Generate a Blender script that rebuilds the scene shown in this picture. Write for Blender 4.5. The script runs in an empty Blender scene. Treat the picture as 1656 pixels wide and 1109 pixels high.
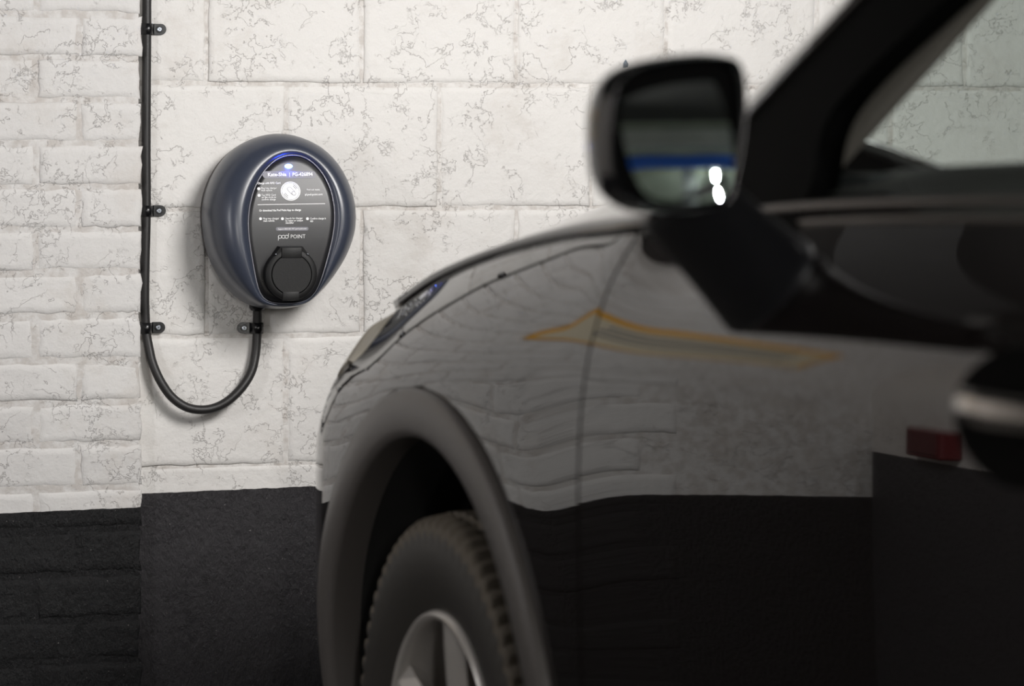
import bpy, bmesh, math, random
from mathutils import Vector, Matrix, noise
random.seed(7)
C = bpy.context.scene.collection
sc = bpy.context.scene
PI = math.pi

# ------------------------------------------------------------------ camera, world, exposure
F = 4784.0            # focal length in pixels of the 1656 px wide frame
HX, HY = 828.0, 250.0 # principal point
EYE = 1.16
cam_d = bpy.data.cameras.new('camera'); cam = bpy.data.objects.new('camera', cam_d); C.objects.link(cam)
cam.location = (0, 0, EYE); cam.rotation_euler = (PI/2, 0, 0)
cam_d.sensor_width = 36.0; cam_d.lens = F/1656*36
cam_d.shift_y = -(554.5-HY)/1656
cam_d.clip_start = 0.05
cam_d.dof.use_dof = True; cam_d.dof.focus_distance = 5.12; cam_d.dof.aperture_fstop = 3.6
sc.camera = cam
w = bpy.data.worlds.new('world'); sc.world = w; w.use_nodes = True
w.node_tree.nodes['Background'].inputs[0].default_value = (0.5, 0.55, 0.6, 1)
w.node_tree.nodes['Background'].inputs[1].default_value = 0.05
sc.view_settings.view_transform = 'Standard'; sc.view_settings.look = 'None'
sc.view_settings.gamma = 1; sc.view_settings.use_curve_mapping = False
sc.view_settings.exposure = 0.0
sc.cycles.use_denoising = True
sc.cycles.max_bounces = 10; sc.cycles.sample_clamp_indirect = 4
sc.cycles.caustics_reflective = False; sc.cycles.caustics_refractive = False

TH = math.radians(15); CT, ST = math.cos(TH), math.sin(TH)
BX, BY = -0.4, 5.2    # a point of the block wall's face
def wl(s, n, z): return Vector((BX+s*CT+n*ST, BY+s*ST-n*CT, z))   # wall frame -> world
def wall_sz(px, py, n=0.0):
    q = (px-HX)/F
    s = (q*(BY-n*CT)-BX-n*ST)/(CT-q*ST)
    Y = BY+s*ST-n*CT
    return s, EYE-(py-HY)/F*Y

def area(name, loc, target, sx, sy, power, col=(1, 1, 1), spread=PI):
    l = bpy.data.lights.new(name, 'AREA'); l.shape = 'RECTANGLE'; l.size = sx; l.size_y = sy
    l.energy = power; l.color = col; l.spread = spread
    o = bpy.data.objects.new(name, l); C.objects.link(o)
    o.location = loc
    o.rotation_euler = (Vector(target)-Vector(loc)).to_track_quat('-Z', 'Y').to_euler()
    return o
# lamp positions in the wall frame (along the wall, out from the wall, height)
KEY = (0.60, 1.90, 1.93)
area('key_lamp', wl(*KEY), wl(0.1, 0, 0.85), 0.6, 0.6, 43, (1.0, 0.975, 0.95))
area('left_lamp', wl(-1.40, 1.35, 1.30), wl(-0.1, 0, 1.0), 0.05, 0.50, 4.5, (0.98, 0.98, 1.0))
area('added_side_fill', wl(-0.55, 4.9, 1.45), wl(0.2, 1.5, 1.0), 0.15, 0.5, 20, (1.0, 0.96, 0.92))  # added fill without a fitting, brightens the car side and pillar trim
TUBE = (0.78, 7.35, 2.11); TROT = TH+math.radians(10)
rl = area('rear_lamp', wl(*TUBE), wl(1.15, 7.6, 0), 0.03, 1.9, 110, (0.95, 1.0, 0.95)); rl.rotation_euler = (0, 0, TROT)

FILL2 = (2.3, 4.9, 2.11)
r2 = area('added_roof_fill', wl(*FILL2), wl(2.3, 4.9, 0), 0.03, 1.4, 22, (0.97, 1.0, 0.96)); r2.rotation_euler = (0, 0, TH)  # added fill, no such source known; brightens the pipe and rear ceiling

# ------------------------------------------------------------------ helpers
def link(name, me, m=None, parent=None, smooth=False):
    o = bpy.data.objects.new(name, me); C.objects.link(o)
    if m: me.materials.append(m)
    if parent: o.parent = parent
    if smooth:
        me.polygons.foreach_set('use_smooth', [True]*len(me.polygons))
    return o
def raw(name, verts, faces, m, parent=None, smooth=False):
    me = bpy.data.meshes.new(name); me.from_pydata([tuple(v) for v in verts], [], faces); me.update()
    return link(name, me, m, parent, smooth)
def frombm(name, bm, m, parent=None, smooth=False, angle=None):
    bmesh.ops.recalc_face_normals(bm, faces=bm.faces)
    me = bpy.data.meshes.new(name); bm.to_mesh(me); bm.free()
    o = link(name, me, m, parent, smooth)
    if angle is not None:
        me.polygons.foreach_set('use_smooth', [True]*len(me.polygons))
        me.set_sharp_from_angle(angle=math.radians(angle))
    return o
def empty(name, loc, rz=0.0):
    o = bpy.data.objects.new(name, None); C.objects.link(o); o.location = loc; o.rotation_euler = (0, 0, rz)
    o.empty_display_size = 0.1
    return o
def tag(o, label, cat, group=None):
    o['label'] = label; o['category'] = cat
    if group: o['group'] = group
    return o
def box_bm(bm, lo, hi, bevel=0.0, seg=2):
    r = bmesh.ops.create_cube(bm, size=1)
    vs = r['verts']
    for v in vs:
        v.co = Vector([lo[i]+(v.co[i]+0.5)*(hi[i]-lo[i]) for i in range(3)])
    if bevel:
        es = list({e for v in vs for e in v.link_edges})
        bmesh.ops.bevel(bm, geom=es, offset=bevel, segments=seg, affect='EDGES', profile=0.5)
def tube(pts, rad, seg=14, caps=True):
    """swept tube; rad is a number or a list"""
    V, Fc = [], []
    n = len(pts); pts = [Vector(p) for p in pts]
    up = None
    for i, p in enumerate(pts):
        t = (pts[min(i+1, n-1)]-pts[max(i-1, 0)]).normalized()
        if up is None:
            up = Vector((0, 1, 0)) if abs(t.y) < 0.9 else Vector((1, 0, 0))
        up = (up-t*up.dot(t)).normalized(); sd = t.cross(up)
        r = rad[i] if isinstance(rad, (list, tuple)) else rad
        for k in range(seg):
            a = 2*PI*k/seg
            V.append(p+(up*math.cos(a)+sd*math.sin(a))*r)
    for i in range(n-1):
        for k in range(seg):
            k2 = (k+1) % seg
            Fc.append((i*seg+k, i*seg+k2, (i+1)*seg+k2, (i+1)*seg+k))
    if caps:
        Fc.append(tuple(range(seg-1, -1, -1))); Fc.append(tuple((n-1)*seg+k for k in range(seg)))
    return V, Fc
def lathe(profile, seg=48, axis='y', closed=False):
    """profile: list of (r, h); spun about the given axis"""
    V, Fc = [], []
    m = len(profile)
    for k in range(seg):
        a = 2*PI*k/seg
        for r, h in profile:
            if axis == 'y': V.append((r*math.cos(a), h, r*math.sin(a)))
            else: V.append((r*math.cos(a), r*math.sin(a), h))
    for k in range(seg):
        k2 = (k+1) % seg
        for j in range(m-1 if not closed else m):
            j2 = (j+1) % m
            Fc.append((k*m+j, k2*m+j, k2*m+j2, k*m+j2))
    return V, Fc
def catmull(pts, n):
    pts = [Vector(p) for p in pts]; out = []
    P = [pts[0]*2-pts[1]]+pts+[pts[-1]*2-pts[-2]]
    for i in range(1, len(P)-2):
        for k in range(n):
            t = k/n
            p0, p1, p2, p3 = P[i-1:i+3]
            out.append(0.5*((2*p1)+(p2-p0)*t+(2*p0-5*p1+4*p2-p3)*t*t+(3*p1-p0-3*p2+p3)*t**3))
    out.append(pts[-1]); return out
def interp(tab, x):
    """smooth monotone-ish (Catmull-Rom/Hermite) interpolation in a table of (x, y)"""
    if x <= tab[0][0]: return tab[0][1]+(x-tab[0][0])*(tab[1][1]-tab[0][1])/(tab[1][0]-tab[0][0])
    if x >= tab[-1][0]: return tab[-1][1]+(x-tab[-1][0])*(tab[-1][1]-tab[-2][1])/(tab[-1][0]-tab[-2][0])
    for i in range(len(tab)-1):
        x0, y0 = tab[i]; x1, y1 = tab[i+1]
        if x <= x1:
            h = x1-x0; t = (x-x0)/h; d = (y1-y0)/h
            m0 = d if i == 0 else (d+(y0-tab[i-1][1])/(x0-tab[i-1][0]))/2
            m1 = d if i == len(tab)-2 else (d+(tab[i+2][1]-y1)/(tab[i+2][0]-x1))/2
            return (2*t**3-3*t*t+1)*y0+(t**3-2*t*t+t)*h*m0+(-2*t**3+3*t*t)*y1+(t**3-t*t)*h*m1

# ------------------------------------------------------------------ materials
class NT:
    def __init__(s, name):
        s.m = bpy.data.materials.new(name); s.m.use_nodes = True; s.t = s.m.node_tree; s.n = s.t.nodes
        s.b = s.n['Principled BSDF']; s.out = s.n['Material Output']
    def add(s, typ, **kw):
        n = s.n.new(typ)
        for k, v in kw.items(): setattr(n, k, v)
        return n
    def ln(s, a, b): s.t.links.new(a, b)
    def math(s, op, a, b=None, c=None, clamp=False):
        n = s.n.new('ShaderNodeMath'); n.operation = op; n.use_clamp = clamp
        for i, x in enumerate((a, b, c)):
            if x is None: continue
            if isinstance(x, (int, float)): n.inputs[i].default_value = x
            else: s.ln(x, n.inputs[i])
        return n.outputs[0]
    def noise(s, vec, scale, detail=4, rough=0.5, dist=0.0):
        n = s.n.new('ShaderNodeTexNoise'); n.inputs['Scale'].default_value = scale
        n.inputs['Detail'].default_value = detail; n.inputs['Roughness'].default_value = rough
        n.inputs['Distortion'].default_value = dist
        if vec is not None: s.ln(vec, n.inputs['Vector'])
        return n.outputs['Fac']
    def ramp(s, x, lo, hi):
        n = s.n.new('ShaderNodeMapRange'); n.interpolation_type = 'SMOOTHSTEP'; n.clamp = True
        s.ln(x, n.inputs[0]); n.inputs[1].default_value = lo; n.inputs[2].default_value = hi
        return n.outputs[0]
    def mix(s, f, a, b):
        n = s.n.new('ShaderNodeMix'); n.data_type = 'RGBA'
        for i, x in ((0, f), (6, a), (7, b)):
            if isinstance(x, (int, float)): n.inputs[i].default_value = x
            elif isinstance(x, tuple): n.inputs[i].default_value = (*x[:3], 1)
            else: s.ln(x, n.inputs[i])
        return n.outputs[2]
    def bump(s, h, strength, dist, prev=None):
        n = s.n.new('ShaderNodeBump'); n.inputs['Strength'].default_value = strength; n.inputs['Distance'].default_value = dist
        s.ln(h, n.inputs['Height'])
        if prev is not None: s.ln(prev, n.inputs['Normal'])
        return n.outputs[0]

def plain(name, col, rough=0.5, metal=0.0, coat=0.0, coat_r=0.03, spec=None, grain=0.0, gscale=400):
    k = NT(name); b = k.b
    b.inputs['Base Color'].default_value = (*col, 1); b.inputs['Roughness'].default_value = rough
    b.inputs['Metallic'].default_value = metal
    b.inputs['Coat Weight'].default_value = coat; b.inputs['Coat Roughness'].default_value = coat_r
    if spec is not None: b.inputs['Specular IOR Level'].default_value = spec
    tc = k.add('ShaderNodeTexCoord')
    nz = k.noise(tc.outputs['Object'], gscale, 3)
    k.ln(k.mix(nz, tuple(c*0.9 for c in col), tuple(min(1, c*1.1) for c in col)), b.inputs['Base Color'])
    if grain: k.ln(k.bump(nz, grain, 0.0006), b.inputs['Normal'])
    return k.m

def wall_paint(name, z0, dz, blackrough=0.45, grime=0.0, white=(0.74, 0.724, 0.70), black=(0.024, 0.023, 0.025)):
    """old painted masonry: off-white above the line z0+dz*s, black below"""
    k = NT(name); b = k.b
    tc = k.add('ShaderNodeTexCoord'); P = tc.outputs['Object']
    sep = k.add('ShaderNodeSeparateXYZ'); k.ln(P, sep.inputs[0])
    x, z = sep.outputs[0], sep.outputs[2]
    edge = k.math('SUBTRACT', z, k.math('MULTIPLY_ADD', x, dz, z0))
    wob = k.math('MULTIPLY_ADD', k.noise(P, 40, 3), 0.004, -0.002)
    isw = k.ramp(k.math('ADD', edge, wob), -0.0006, 0.0006)
    # wandering hairline cracks and runs in the paint: level lines of distorted noise, broken up by patches
    def lines(scale, wdt, dist, lo, hi, msc):
        mp = k.add('ShaderNodeMapping'); k.ln(P, mp.inputs[0]); mp.inputs[1].default_value = (scale*1.7, 3.1, scale)
        nz = k.noise(mp.outputs[0], scale, 5, 0.62, dist)
        d = k.math('ABSOLUTE', k.math('SUBTRACT', nz, 0.5))
        l = k.math('SUBTRACT', 1.0, k.ramp(d, 0.0, wdt))
        msk = k.ramp(k.noise(mp.outputs[0], msc, 4, 0.6), lo, hi)
        return k.math('MULTIPLY', l, msk)
    l1 = lines(12.0, 0.007, 0.25, 0.48, 0.60, 14.0)
    l2 = lines(28.0, 0.011, 0.3, 0.48, 0.58, 12.0)
    crack = k.math('MAXIMUM', l1, l2)
    coarse = k.noise(P, 7, 5, 0.6); mid = k.noise(P, 45, 5, 0.65); fine = k.noise(P, 260, 4, 0.6)
    dirt = k.ramp(k.noise(P, 5.5, 8, 0.7), 0.50, 0.72)
    spots = k.ramp(k.noise(P, 120, 2, 0.5), 0.70, 0.78)
    cw = k.mix(k.math('MULTIPLY', dirt, 0.45), white, (0.50, 0.45, 0.40))
    cw = k.mix(k.math('MULTIPLY', coarse, 0.25), cw, (0.66, 0.64, 0.63))
    cw = k.mix(k.math('MULTIPLY', crack, 0.20), cw, (0.26, 0.22, 0.19))
    cw = k.mix(k.math('MULTIPLY', spots, 0.22), cw, (0.35, 0.30, 0.25))
    if grime: cw = k.mix(k.math('MULTIPLY', k.ramp(mid, 0.35, 0.65), grime), cw, (0.36, 0.31, 0.27))
    chips = k.ramp(k.noise(P, 210, 2, 0.5), 0.745, 0.77)
    cb = k.mix(mid, tuple(c*0.75 for c in black), tuple(c*1.3 for c in black))
    cb = k.mix(k.math('MULTIPLY', chips, 0.7), cb, (0.30, 0.28, 0.27))
    k.ln(k.mix(isw, cb, cw), b.inputs['Base Color'])
    k.ln(k.math('MULTIPLY_ADD', isw, 0.62-blackrough, blackrough), b.inputs['Roughness'])
    b.inputs['Specular IOR Level'].default_value = 0.35
    n1 = k.bump(coarse, 0.45, 0.012)
    n2 = k.bump(mid, 0.55, 0.0035, n1)
    n3 = k.bump(fine, 0.35, 0.0010, n2)
    n4 = k.bump(crack, 0.7, 0.0018, n3)
    mg = k.add('ShaderNodeMapping'); k.ln(P, mg.inputs[0]); mg.inputs[3].default_value = (1.0, 1.0, 0.45)
    grain = k.math('MULTIPLY', k.noise(mg.outputs[0], 150, 5, 0.7), k.math('SUBTRACT', 1.0, isw))
    n4 = k.bump(grain, 1.0, 0.0065, n4)
    k.ln(n4, b.inputs['Normal'])
    return k.m

def concrete(name, col, rough=0.8, scale=3.0):
    k = NT(name); tc = k.add('ShaderNodeTexCoord'); P = tc.outputs['Object']
    n = k.noise(P, scale, 8, 0.65)
    k.ln(k.mix(n, tuple(c*0.6 for c in col), tuple(c*1.35 for c in col)), k.b.inputs['Base Color'])
    k.b.inputs['Roughness'].default_value = rough
    k.ln(k.bump(k.noise(P, 60, 5), 0.4, 0.003), k.b.inputs['Normal'])
    return k.m
def emit(name, col, st):
    k = NT(name); k.b.inputs['Base Color'].default_value = (*col, 1)
    k.b.inputs['Emission Color'].default_value = (*col, 1); k.b.inputs['Emission Strength'].default_value = st
    return k.m
def glass(name, tint):
    k = NT(name); k.n.remove(k.b)
    tr = k.add('ShaderNodeBsdfTransparent'); tr.inputs[0].default_value = (*tint, 1)
    gl = k.add('ShaderNodeBsdfGlossy'); gl.inputs['Roughness'].default_value = 0.01
    ge = k.add('ShaderNodeNewGeometry'); vd = k.add('ShaderNodeVectorMath', operation='DOT_PRODUCT')
    k.ln(ge.outputs['Normal'], vd.inputs[0]); k.ln(ge.outputs['Incoming'], vd.inputs[1])
    one = k.math('SUBTRACT', 1.0, k.math('ABSOLUTE', vd.outputs['Value']), clamp=True)
    fr = k.math('MULTIPLY_ADD', k.math('POWER', one, 5.0), 0.8, 0.03, clamp=True)   # Schlick, the same from both sides
    mx = k.add('ShaderNodeMixShader')
    k.ln(fr, mx.inputs[0]); k.ln(tr.outputs[0], mx.inputs[1]); k.ln(gl.outputs[0], mx.inputs[2])
    k.ln(mx.outputs[0], k.out.inputs[0])
    return k.m

M = {}
s0, z0 = wall_sz(228, 798); s1, z1 = wall_sz(525, 785)
dz = (z1-z0)/(s1-s0)
M['block'] = wall_paint('block_paint', z0-dz*s0, dz, 0.38, black=(0.038, 0.036, 0.039))
M['blockjoint'] = wall_paint('block_joint_paint', z0-dz*s0, dz, 0.38, 0.5, black=(0.030, 0.028, 0.030))
PN = 0.040     # how far the brick pier stands proud of the block wall
sa, za = wall_sz(0, 830, PN); sb, zb = wall_sz(225, 820, PN)
dzp = (zb-za)/(sb-sa)
M['brick'] = wall_paint('brick_paint', za-dzp*sa, dzp, 0.45, white=(0.66, 0.648, 0.635), black=(0.013, 0.013, 0.014))
M['brickjoint'] = wall_paint('brick_joint_paint', za-dzp*sa, dzp, 0.45, 0.45, white=(0.66, 0.648, 0.635), black=(0.010, 0.010, 0.011))
M['leftwall'] = wall_paint('side_wall_paint', 0.635, 0.0, 0.5, white=(0.76, 0.72, 0.69), black=(0.055, 0.055, 0.06))
M['concrete'] = concrete('floor_concrete', (0.10, 0.095, 0.09), 0.6)
M['ceiling'] = concrete('ceiling_concrete', (0.035, 0.035, 0.035), 0.9)
M['rearceiling_lit'] = concrete('rear_ceiling_lit', (0.30, 0.33, 0.28), 0.9)  # same ceiling in a lighter colour, standing in for its lamplit look
M['greywall'] = concrete('grey_render', (0.15, 0.15, 0.145), 0.9)
M['whitecol'] = concrete('white_column_paint', (0.55, 0.57, 0.55), 0.7)
M['blue'] = plain('blue_pipe_paint', (0.04, 0.20, 0.95), 0.35)
M['tube'] = emit('tube_glow', (0.93, 1.0, 0.97), 50)
M['batten'] = plain('batten_white', (0.7, 0.7, 0.7), 0.5)
M['cable'] = plain('cable_rubber', (0.016, 0.015, 0.015), 0.48, grain=0.3)
M['clip'] = plain('clip_nylon', (0.006, 0.006, 0.007), 0.28)
M['screw'] = plain('zinc_screw', (0.42, 0.45, 0.50), 0.3, 1.0)
M['shell'] = plain('charger_shell', (0.036, 0.043, 0.064), 0.33, coat=0.2, coat_r=0.22, spec=0.5)
M['plate'] = plain('charger_back_plate', (0.045, 0.040, 0.040), 0.55)
M['face'] = plain('charger_face', (0.012, 0.012, 0.014), 0.36, spec=0.50)
M['rim'] = plain('face_bead', (0.22, 0.22, 0.25), 0.25, coat=0.5)
M['socket'] = plain('socket_plastic', (0.0075, 0.0075, 0.008), 0.5, spec=0.3, grain=0.2)
M['print'] = plain('white_print', (0.93, 0.93, 0.95), 0.5)
M['printgrey'] = plain('grey_print', (0.17, 0.17, 0.20), 0.45)
M['led'] = emit('status_led', (0.16, 0.38, 1.0), 8)
M['paint'] = plain('car_paint', (0.012, 0.0095, 0.0088), 0.6, 0.0, coat=1.0, coat_r=0.02, spec=0.0, gscale=2500)
M['paint'].node_tree.nodes['Principled BSDF'].inputs['Coat IOR'].default_value = 1.85
M['blackgloss'] = plain('gloss_black', (0.004, 0.004, 0.005), 0.12)
M['blackmatt'] = plain('matt_black', (0.002, 0.002, 0.002), 0.7, spec=0.04)
M['clad'] = plain('arch_cladding', (0.100, 0.091, 0.086), 0.42, grain=0.5, gscale=900)
M['liner'] = plain('arch_liner', (0.010, 0.010, 0.010), 0.7)
M['rubber'] = plain('tyre_rubber', (0.028, 0.025, 0.022), 0.55)
M['alloy'] = plain('alloy_wheel', (0.50, 0.475, 0.45), 0.30, 0.35)
M['tread'] = plain('dusty_tread', (0.105, 0.088, 0.068), 0.75)
M['alloydark'] = plain('alloy_barrel', (0.10, 0.075, 0.06), 0.45, 0.6)
M['seal'] = plain('belt_strip_satin', (0.17, 0.155, 0.145), 0.35, 0.7)
M['footplastic'] = plain('mirror_foot_plastic', (0.010, 0.010, 0.012), 0.45)
M['trim'] = plain('pillar_trim', (0.36, 0.31, 0.285), 0.8)
M['dash'] = plain('dashboard_vinyl', (0.10, 0.10, 0.097), 0.6)
M['chrome'] = plain('satin_chrome', (0.50, 0.47, 0.44), 0.22, 1.0)
M['mirror'] = plain('mirror_silver', (0.80, 0.86, 0.84), 0.01, 1.0)
M['glass'] = glass('window_glass', (0.77, 0.81, 0.79))
M['lamp'] = plain('headlamp_lens', (0.60, 0.54, 0.42), 0.30, coat=0.6)
M['sign'] = plain('sign_cream', (0.62, 0.55, 0.40), 0.5)
M['yellow'] = plain('sign_yellow', (0.75, 0.38, 0.03), 0.5)
M['signgrey'] = plain('sign_grey', (0.20, 0.20, 0.20), 0.5)

# ------------------------------------------------------------------ the setting (in the wall frame)
def wobj(name, bm, m):
    o = frombm(name, bm, m); o.location = (BX, BY, 0); o.rotation_euler = (0, 0, TH); return o
def wbox(name, s0, s1, n0, n1, z0, z1, m, kind='structure'):
    bm = bmesh.new(); box_bm(bm, (s0, -n1, z0), (s1, -n0, z1))
    o = wobj(name, bm, m)
    if kind: o['kind'] = kind
    return o
SL, SR, NB, ZC = -1.56, 3.6, 9.0, 2.22
wbox('floor', SL-0.2, SR+0.2, -0.3, NB+0.2, -0.15, 0, M['concrete'])
wbox('ceiling', SL-0.2, SR+0.2, -0.3, 5.2, ZC, ZC+0.15, M['ceiling'])
wbox('ceiling', SL-0.2, SR+0.2, 5.2, NB+0.2, ZC, ZC+0.15, M['rearceiling_lit'])
wbox('reflection_blocker_front', SL, SR, 0.0, 0.45, 1.95, ZC, M['ceiling'])  # added unseen dark box, hides the wall top from the door's reflection
wbox('reflection_blocker_left', SL, SL+0.35, 0.46, 5.0, 1.90, ZC, M['ceiling'])  # added unseen too, darkens the side wall's top as mirrored in the door
wbox('beam_rear', SL, SR, 5.38, 5.48, ZC-0.13, ZC, M['whitecol'])
wbox('column_rear', 0.26, 0.42, 6.5, 6.66, 0, ZC, M['whitecol'])
wbox('wall_left', SL-0.15, SL, 0, NB, 0, ZC, M['leftwall'])
wbox('wall_right', SR, SR+0.15, 0, NB, 0, ZC, M['greywall'])
wbox('wall_rear', SL-0.15, SR+0.15, NB, NB+0.15, 0, ZC, M['greywall'])
s_edge = wall_sz(228, 600, PN)[0]
wall_b = wbox('wall_back', s_edge-0.03, SR+0.15, -0.2, 0.0, 0, ZC, M['blockjoint'])
pier = wbox('wall_pier', SL-0.15, s_edge-0.004, -0.2, PN-0.0024, 0, ZC, M['brickjoint'])

def piece(name, s0, s1, z0, z1, n0, n1, m, parent, bev=0.005, jit=0.002, long=5, short=3):
    """a brick or block: wavy outline, soft front edge"""
    out = []
    for i in range(long): out.append((s0+(s1-s0)*i/long, z0))
    for i in range(short): out.append((s1, z0+(z1-z0)*i/short))
    for i in range(long): out.append((s1-(s1-s0)*i/long, z1))
    for i in range(short): out.append((s0, z1-(z1-z0)*i/short))
    K = len(out); cs, cz = (s0+s1)/2, (z0+z1)/2
    out = [(a+random.uniform(-jit, jit), b+random.uniform(-jit, jit)) for a, b in out]
    V = []
    tl = random.uniform(-0.0012, 0.0012); tz = random.uniform(-0.0012, 0.0012)
    rings_ = ((0, n0), (0.0, n1-bev*0.75), (bev*0.35, n1-bev*0.42), (bev*1.0, n1-bev*0.15), (bev*2.0, n1), (bev*2.3, n1))
    for ins, n in rings_:
        for a, b in out:
            fa = cs+(a-cs)*(1-2*ins/(s1-s0)); fb = cz+(b-cz)*(1-2*ins/(z1-z0))
            nn = n if n == n0 else n+tl*(a-cs)/(s1-s0)*2+tz*(b-cz)/(z1-z0)*2
            V.append((fa, -nn, fb))
    Fc = []
    nr_ = len(rings_)
    for r in range(nr_-1):
        for k in range(K):
            k2 = (k+1) % K
            Fc.append((r*K+k, r*K+k2, (r+1)*K+k2, (r+1)*K+k))
    V.append((cs, -n1, cz)); c_ = len(V)-1; b_ = (nr_-1)*K
    Fc += [(b_+k, b_+(k+1) % K, c_) for k in range(K)]
    return raw(name, V, Fc, m, parent, True)

# concrete blocks of the back wall, coursed as in the photograph
rowsy = [-470, -268, -66, 137, 337, 540, 747, 950, 1155, 1360]
joints_a = [90, 334, 585, 835, 1077, 1320, 1560, 1800, 2040]
joints_b = [212, 462, 710, 956, 1198, 1440, 1680, 1920, 2160]
zpl = wall_sz(600, 747)[1]
piece('plinth', s_edge-0.02, SR, 0.0, zpl-0.002, 0.0, 0.0036, M['block'], wall_b, 0.003, 0.0008, 12, 3)
for r in range(6):
    z1 = wall_sz(600, rowsy[r])[1]; z0 = max(0.0, wall_sz(600, rowsy[r+1])[1])
    js = joints_a if (r % 2 == 0) else joints_b
    ss = [s_edge-0.02]+[wall_sz(j, 300)[0] for j in js if j > 265]
    g = 0.0034
    for a, b in zip(ss[:-1], ss[1:]):
        piece('block', a+g, b-g, z0+g, z1-g, 0.0, 0.0034+random.uniform(-0.0004, 0.0008), M['block'], wall_b, 0.0048, 0.0016, 11, 8)
# bricks of the pier at the left
bj = [-46+69.6*i for i in range(-3, 20)]
bj = [23, 93, 162, 232, 302, 371, 440, 511, 583, 651, 719, 790, 857, 929, 1002, 1070]
bj = [23-70*i for i in range(5, 0, -1)]+bj+[1070+70*i for i in range(1, 5)]
Lb = 0.232
for r in range(len(bj)-1):
    z1 = wall_sz(120, bj[r], PN)[1]; z0 = wall_sz(120, bj[r+1], PN)[1]
    off = [58, 128][r % 2]
    sj = wall_sz(off, 300, PN)[0]
    xs = [s_edge]; x = sj
    while x > -1.25:
        xs.append(x); x -= Lb
    half = random.random() < 0.22
    xs = xs[::-1]
    g = 0.0042
    for a, b in zip(xs[:-1], xs[1:]):
        e = 0 if b == s_edge else g
        piece('brick', a+g, b-e+(random.uniform(-0.003, 0.002) if b == s_edge else 0), z0+g, z1-g, 0.0, PN+random.uniform(-0.0005, 0.001), M['brick'], pier, 0.0055, 0.0022, 9, 4)

# ------------------------------------------------------------------ battens out of frame: rear one seen in the mirror, roof one added as fill
def batten(loc, rz, length, label):
    t = empty('batten_light', loc, rz); tag(t, label, 'ceiling light')
    bm = bmesh.new(); box_bm(bm, (-0.045, -length/2, 0.02), (0.045, length/2, 0.075), 0.008); frombm('housing', bm, M['batten'], t)
    V, Fc = tube([(0, -length/2+0.03, 0), (0, length/2-0.03, 0)], 0.014, 12); raw('tube', V, Fc, M['tube'], t, True)
    for e in (-1, 1):
        bm = bmesh.new(); box_bm(bm, (-0.02, e*(length/2-0.02)-0.015, -0.018), (0.02, e*(length/2-0.02)+0.015, 0.03), 0.004); frombm('end_cap', bm, M['batten'], t)
    return t
batten(wl(TUBE[0], TUBE[1], ZC-0.085), TROT, 2.0, 'fluorescent batten light on the dark ceiling behind the car')
batten(wl(FILL2[0], FILL2[1], ZC-0.085), TH, 1.5, 'added batten light over the car roof, put in to brighten the ceiling pipe')  # made-up fitting around the added roof fill
V, Fc = tube([(SL+0.01, -5.65, ZC-0.2), (SR-0.01, -5.65, ZC-0.2)], 0.06, 16)
def wraw(*a):
    o = raw(*a); o.location = (BX, BY, 0); o.rotation_euler = (0, 0, TH); return o
tag(wraw('ceiling_pipe', V, Fc, M['blue'], None, True), 'blue painted pipe running across under the garage ceiling', 'pipe')

# sign on the brick pier beyond the left edge of the frame (mirrored in the wing and door)
def wthing(name, s, n, z): return empty(name, wl(s, n, z), TH)
def lbox(name, parent, x0, x1, y0, y1, z0, z1, m, bev=0.002):
    bm = bmesh.new(); box_bm(bm, (x0, y0, z0), (x1, y1, z1), bev); return frombm(name, bm, m, parent)
sg = wthing('wall_sign', -1.05, PN+0.003, 1.30); tag(sg, 'cream wall sign with a yellow border mounted on the white brick pier', 'sign')
lbox('board', sg, -0.30, 0.30, -0.012, 0, -0.16, 0.16, M['yellow'])
lbox('panel', sg, -0.285, 0.285, -0.015, -0.011, -0.145, 0.105, M['sign'])
for zz in (0.05, 0.0, -0.05): lbox('bar', sg, -0.22, 0.20, -0.017, -0.0145, zz-0.012, zz+0.012, M['signgrey'], 0.0005)

rb = wthing('wall_box', SL, 0.29, 0.68); tag(rb, 'small red box low on the side wall, mirrored dark red in the car door', 'box')
bm = bmesh.new(); box_bm(bm, (0.0, -0.06, -0.032), (0.05, 0.06, 0.032), 0.006); frombm('case', bm, plain('red_enamel', (0.13, 0.004, 0.008), 0.4), rb)
bm = bmesh.new(); box_bm(bm, (0.045, -0.05, -0.024), (0.054, 0.05, 0.024), 0.003); frombm('lid', bm, plain('dark_red', (0.09, 0.003, 0.006), 0.4), rb)

# ------------------------------------------------------------------ the charge point
CPX = 440
KX = 3.362
def crop(cx, cy): return 310+cx/KX, 190+cy/KX
c_s, c_z = wall_sz(CPX, 190+560/KX)
ch = wthing('charge_point', c_s, 0.0034, c_z)
tag(ch, 'dark slate blue egg-shaped electric car charger with a glowing blue light on the white wall', 'car charger')
MX = 1.07e-3/KX/CT; MZ = 1.07e-3/KX
Ew = [(80, 0), (86, 120), (95, 190), (110, 280), (150, 440), (200, 550), (250, 630), (310, 698), (360, 742), (430, 784), (500, 803), (560, 803), (600, 795), (680, 764), (770, 700), (890, 556), (960, 425), (1000, 315), (1020, 225), (1030, 140), (1035, 0)]
Pw = [(200, 0), (203, 70), (212, 130), (235, 200), (265, 260), (310, 330), (390, 405), (480, 444), (560, 452), (640, 436), (720, 406), (850, 346), (920, 306), (955, 280), (975, 245), (986, 190), (992, 100), (994, 0)]
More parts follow.
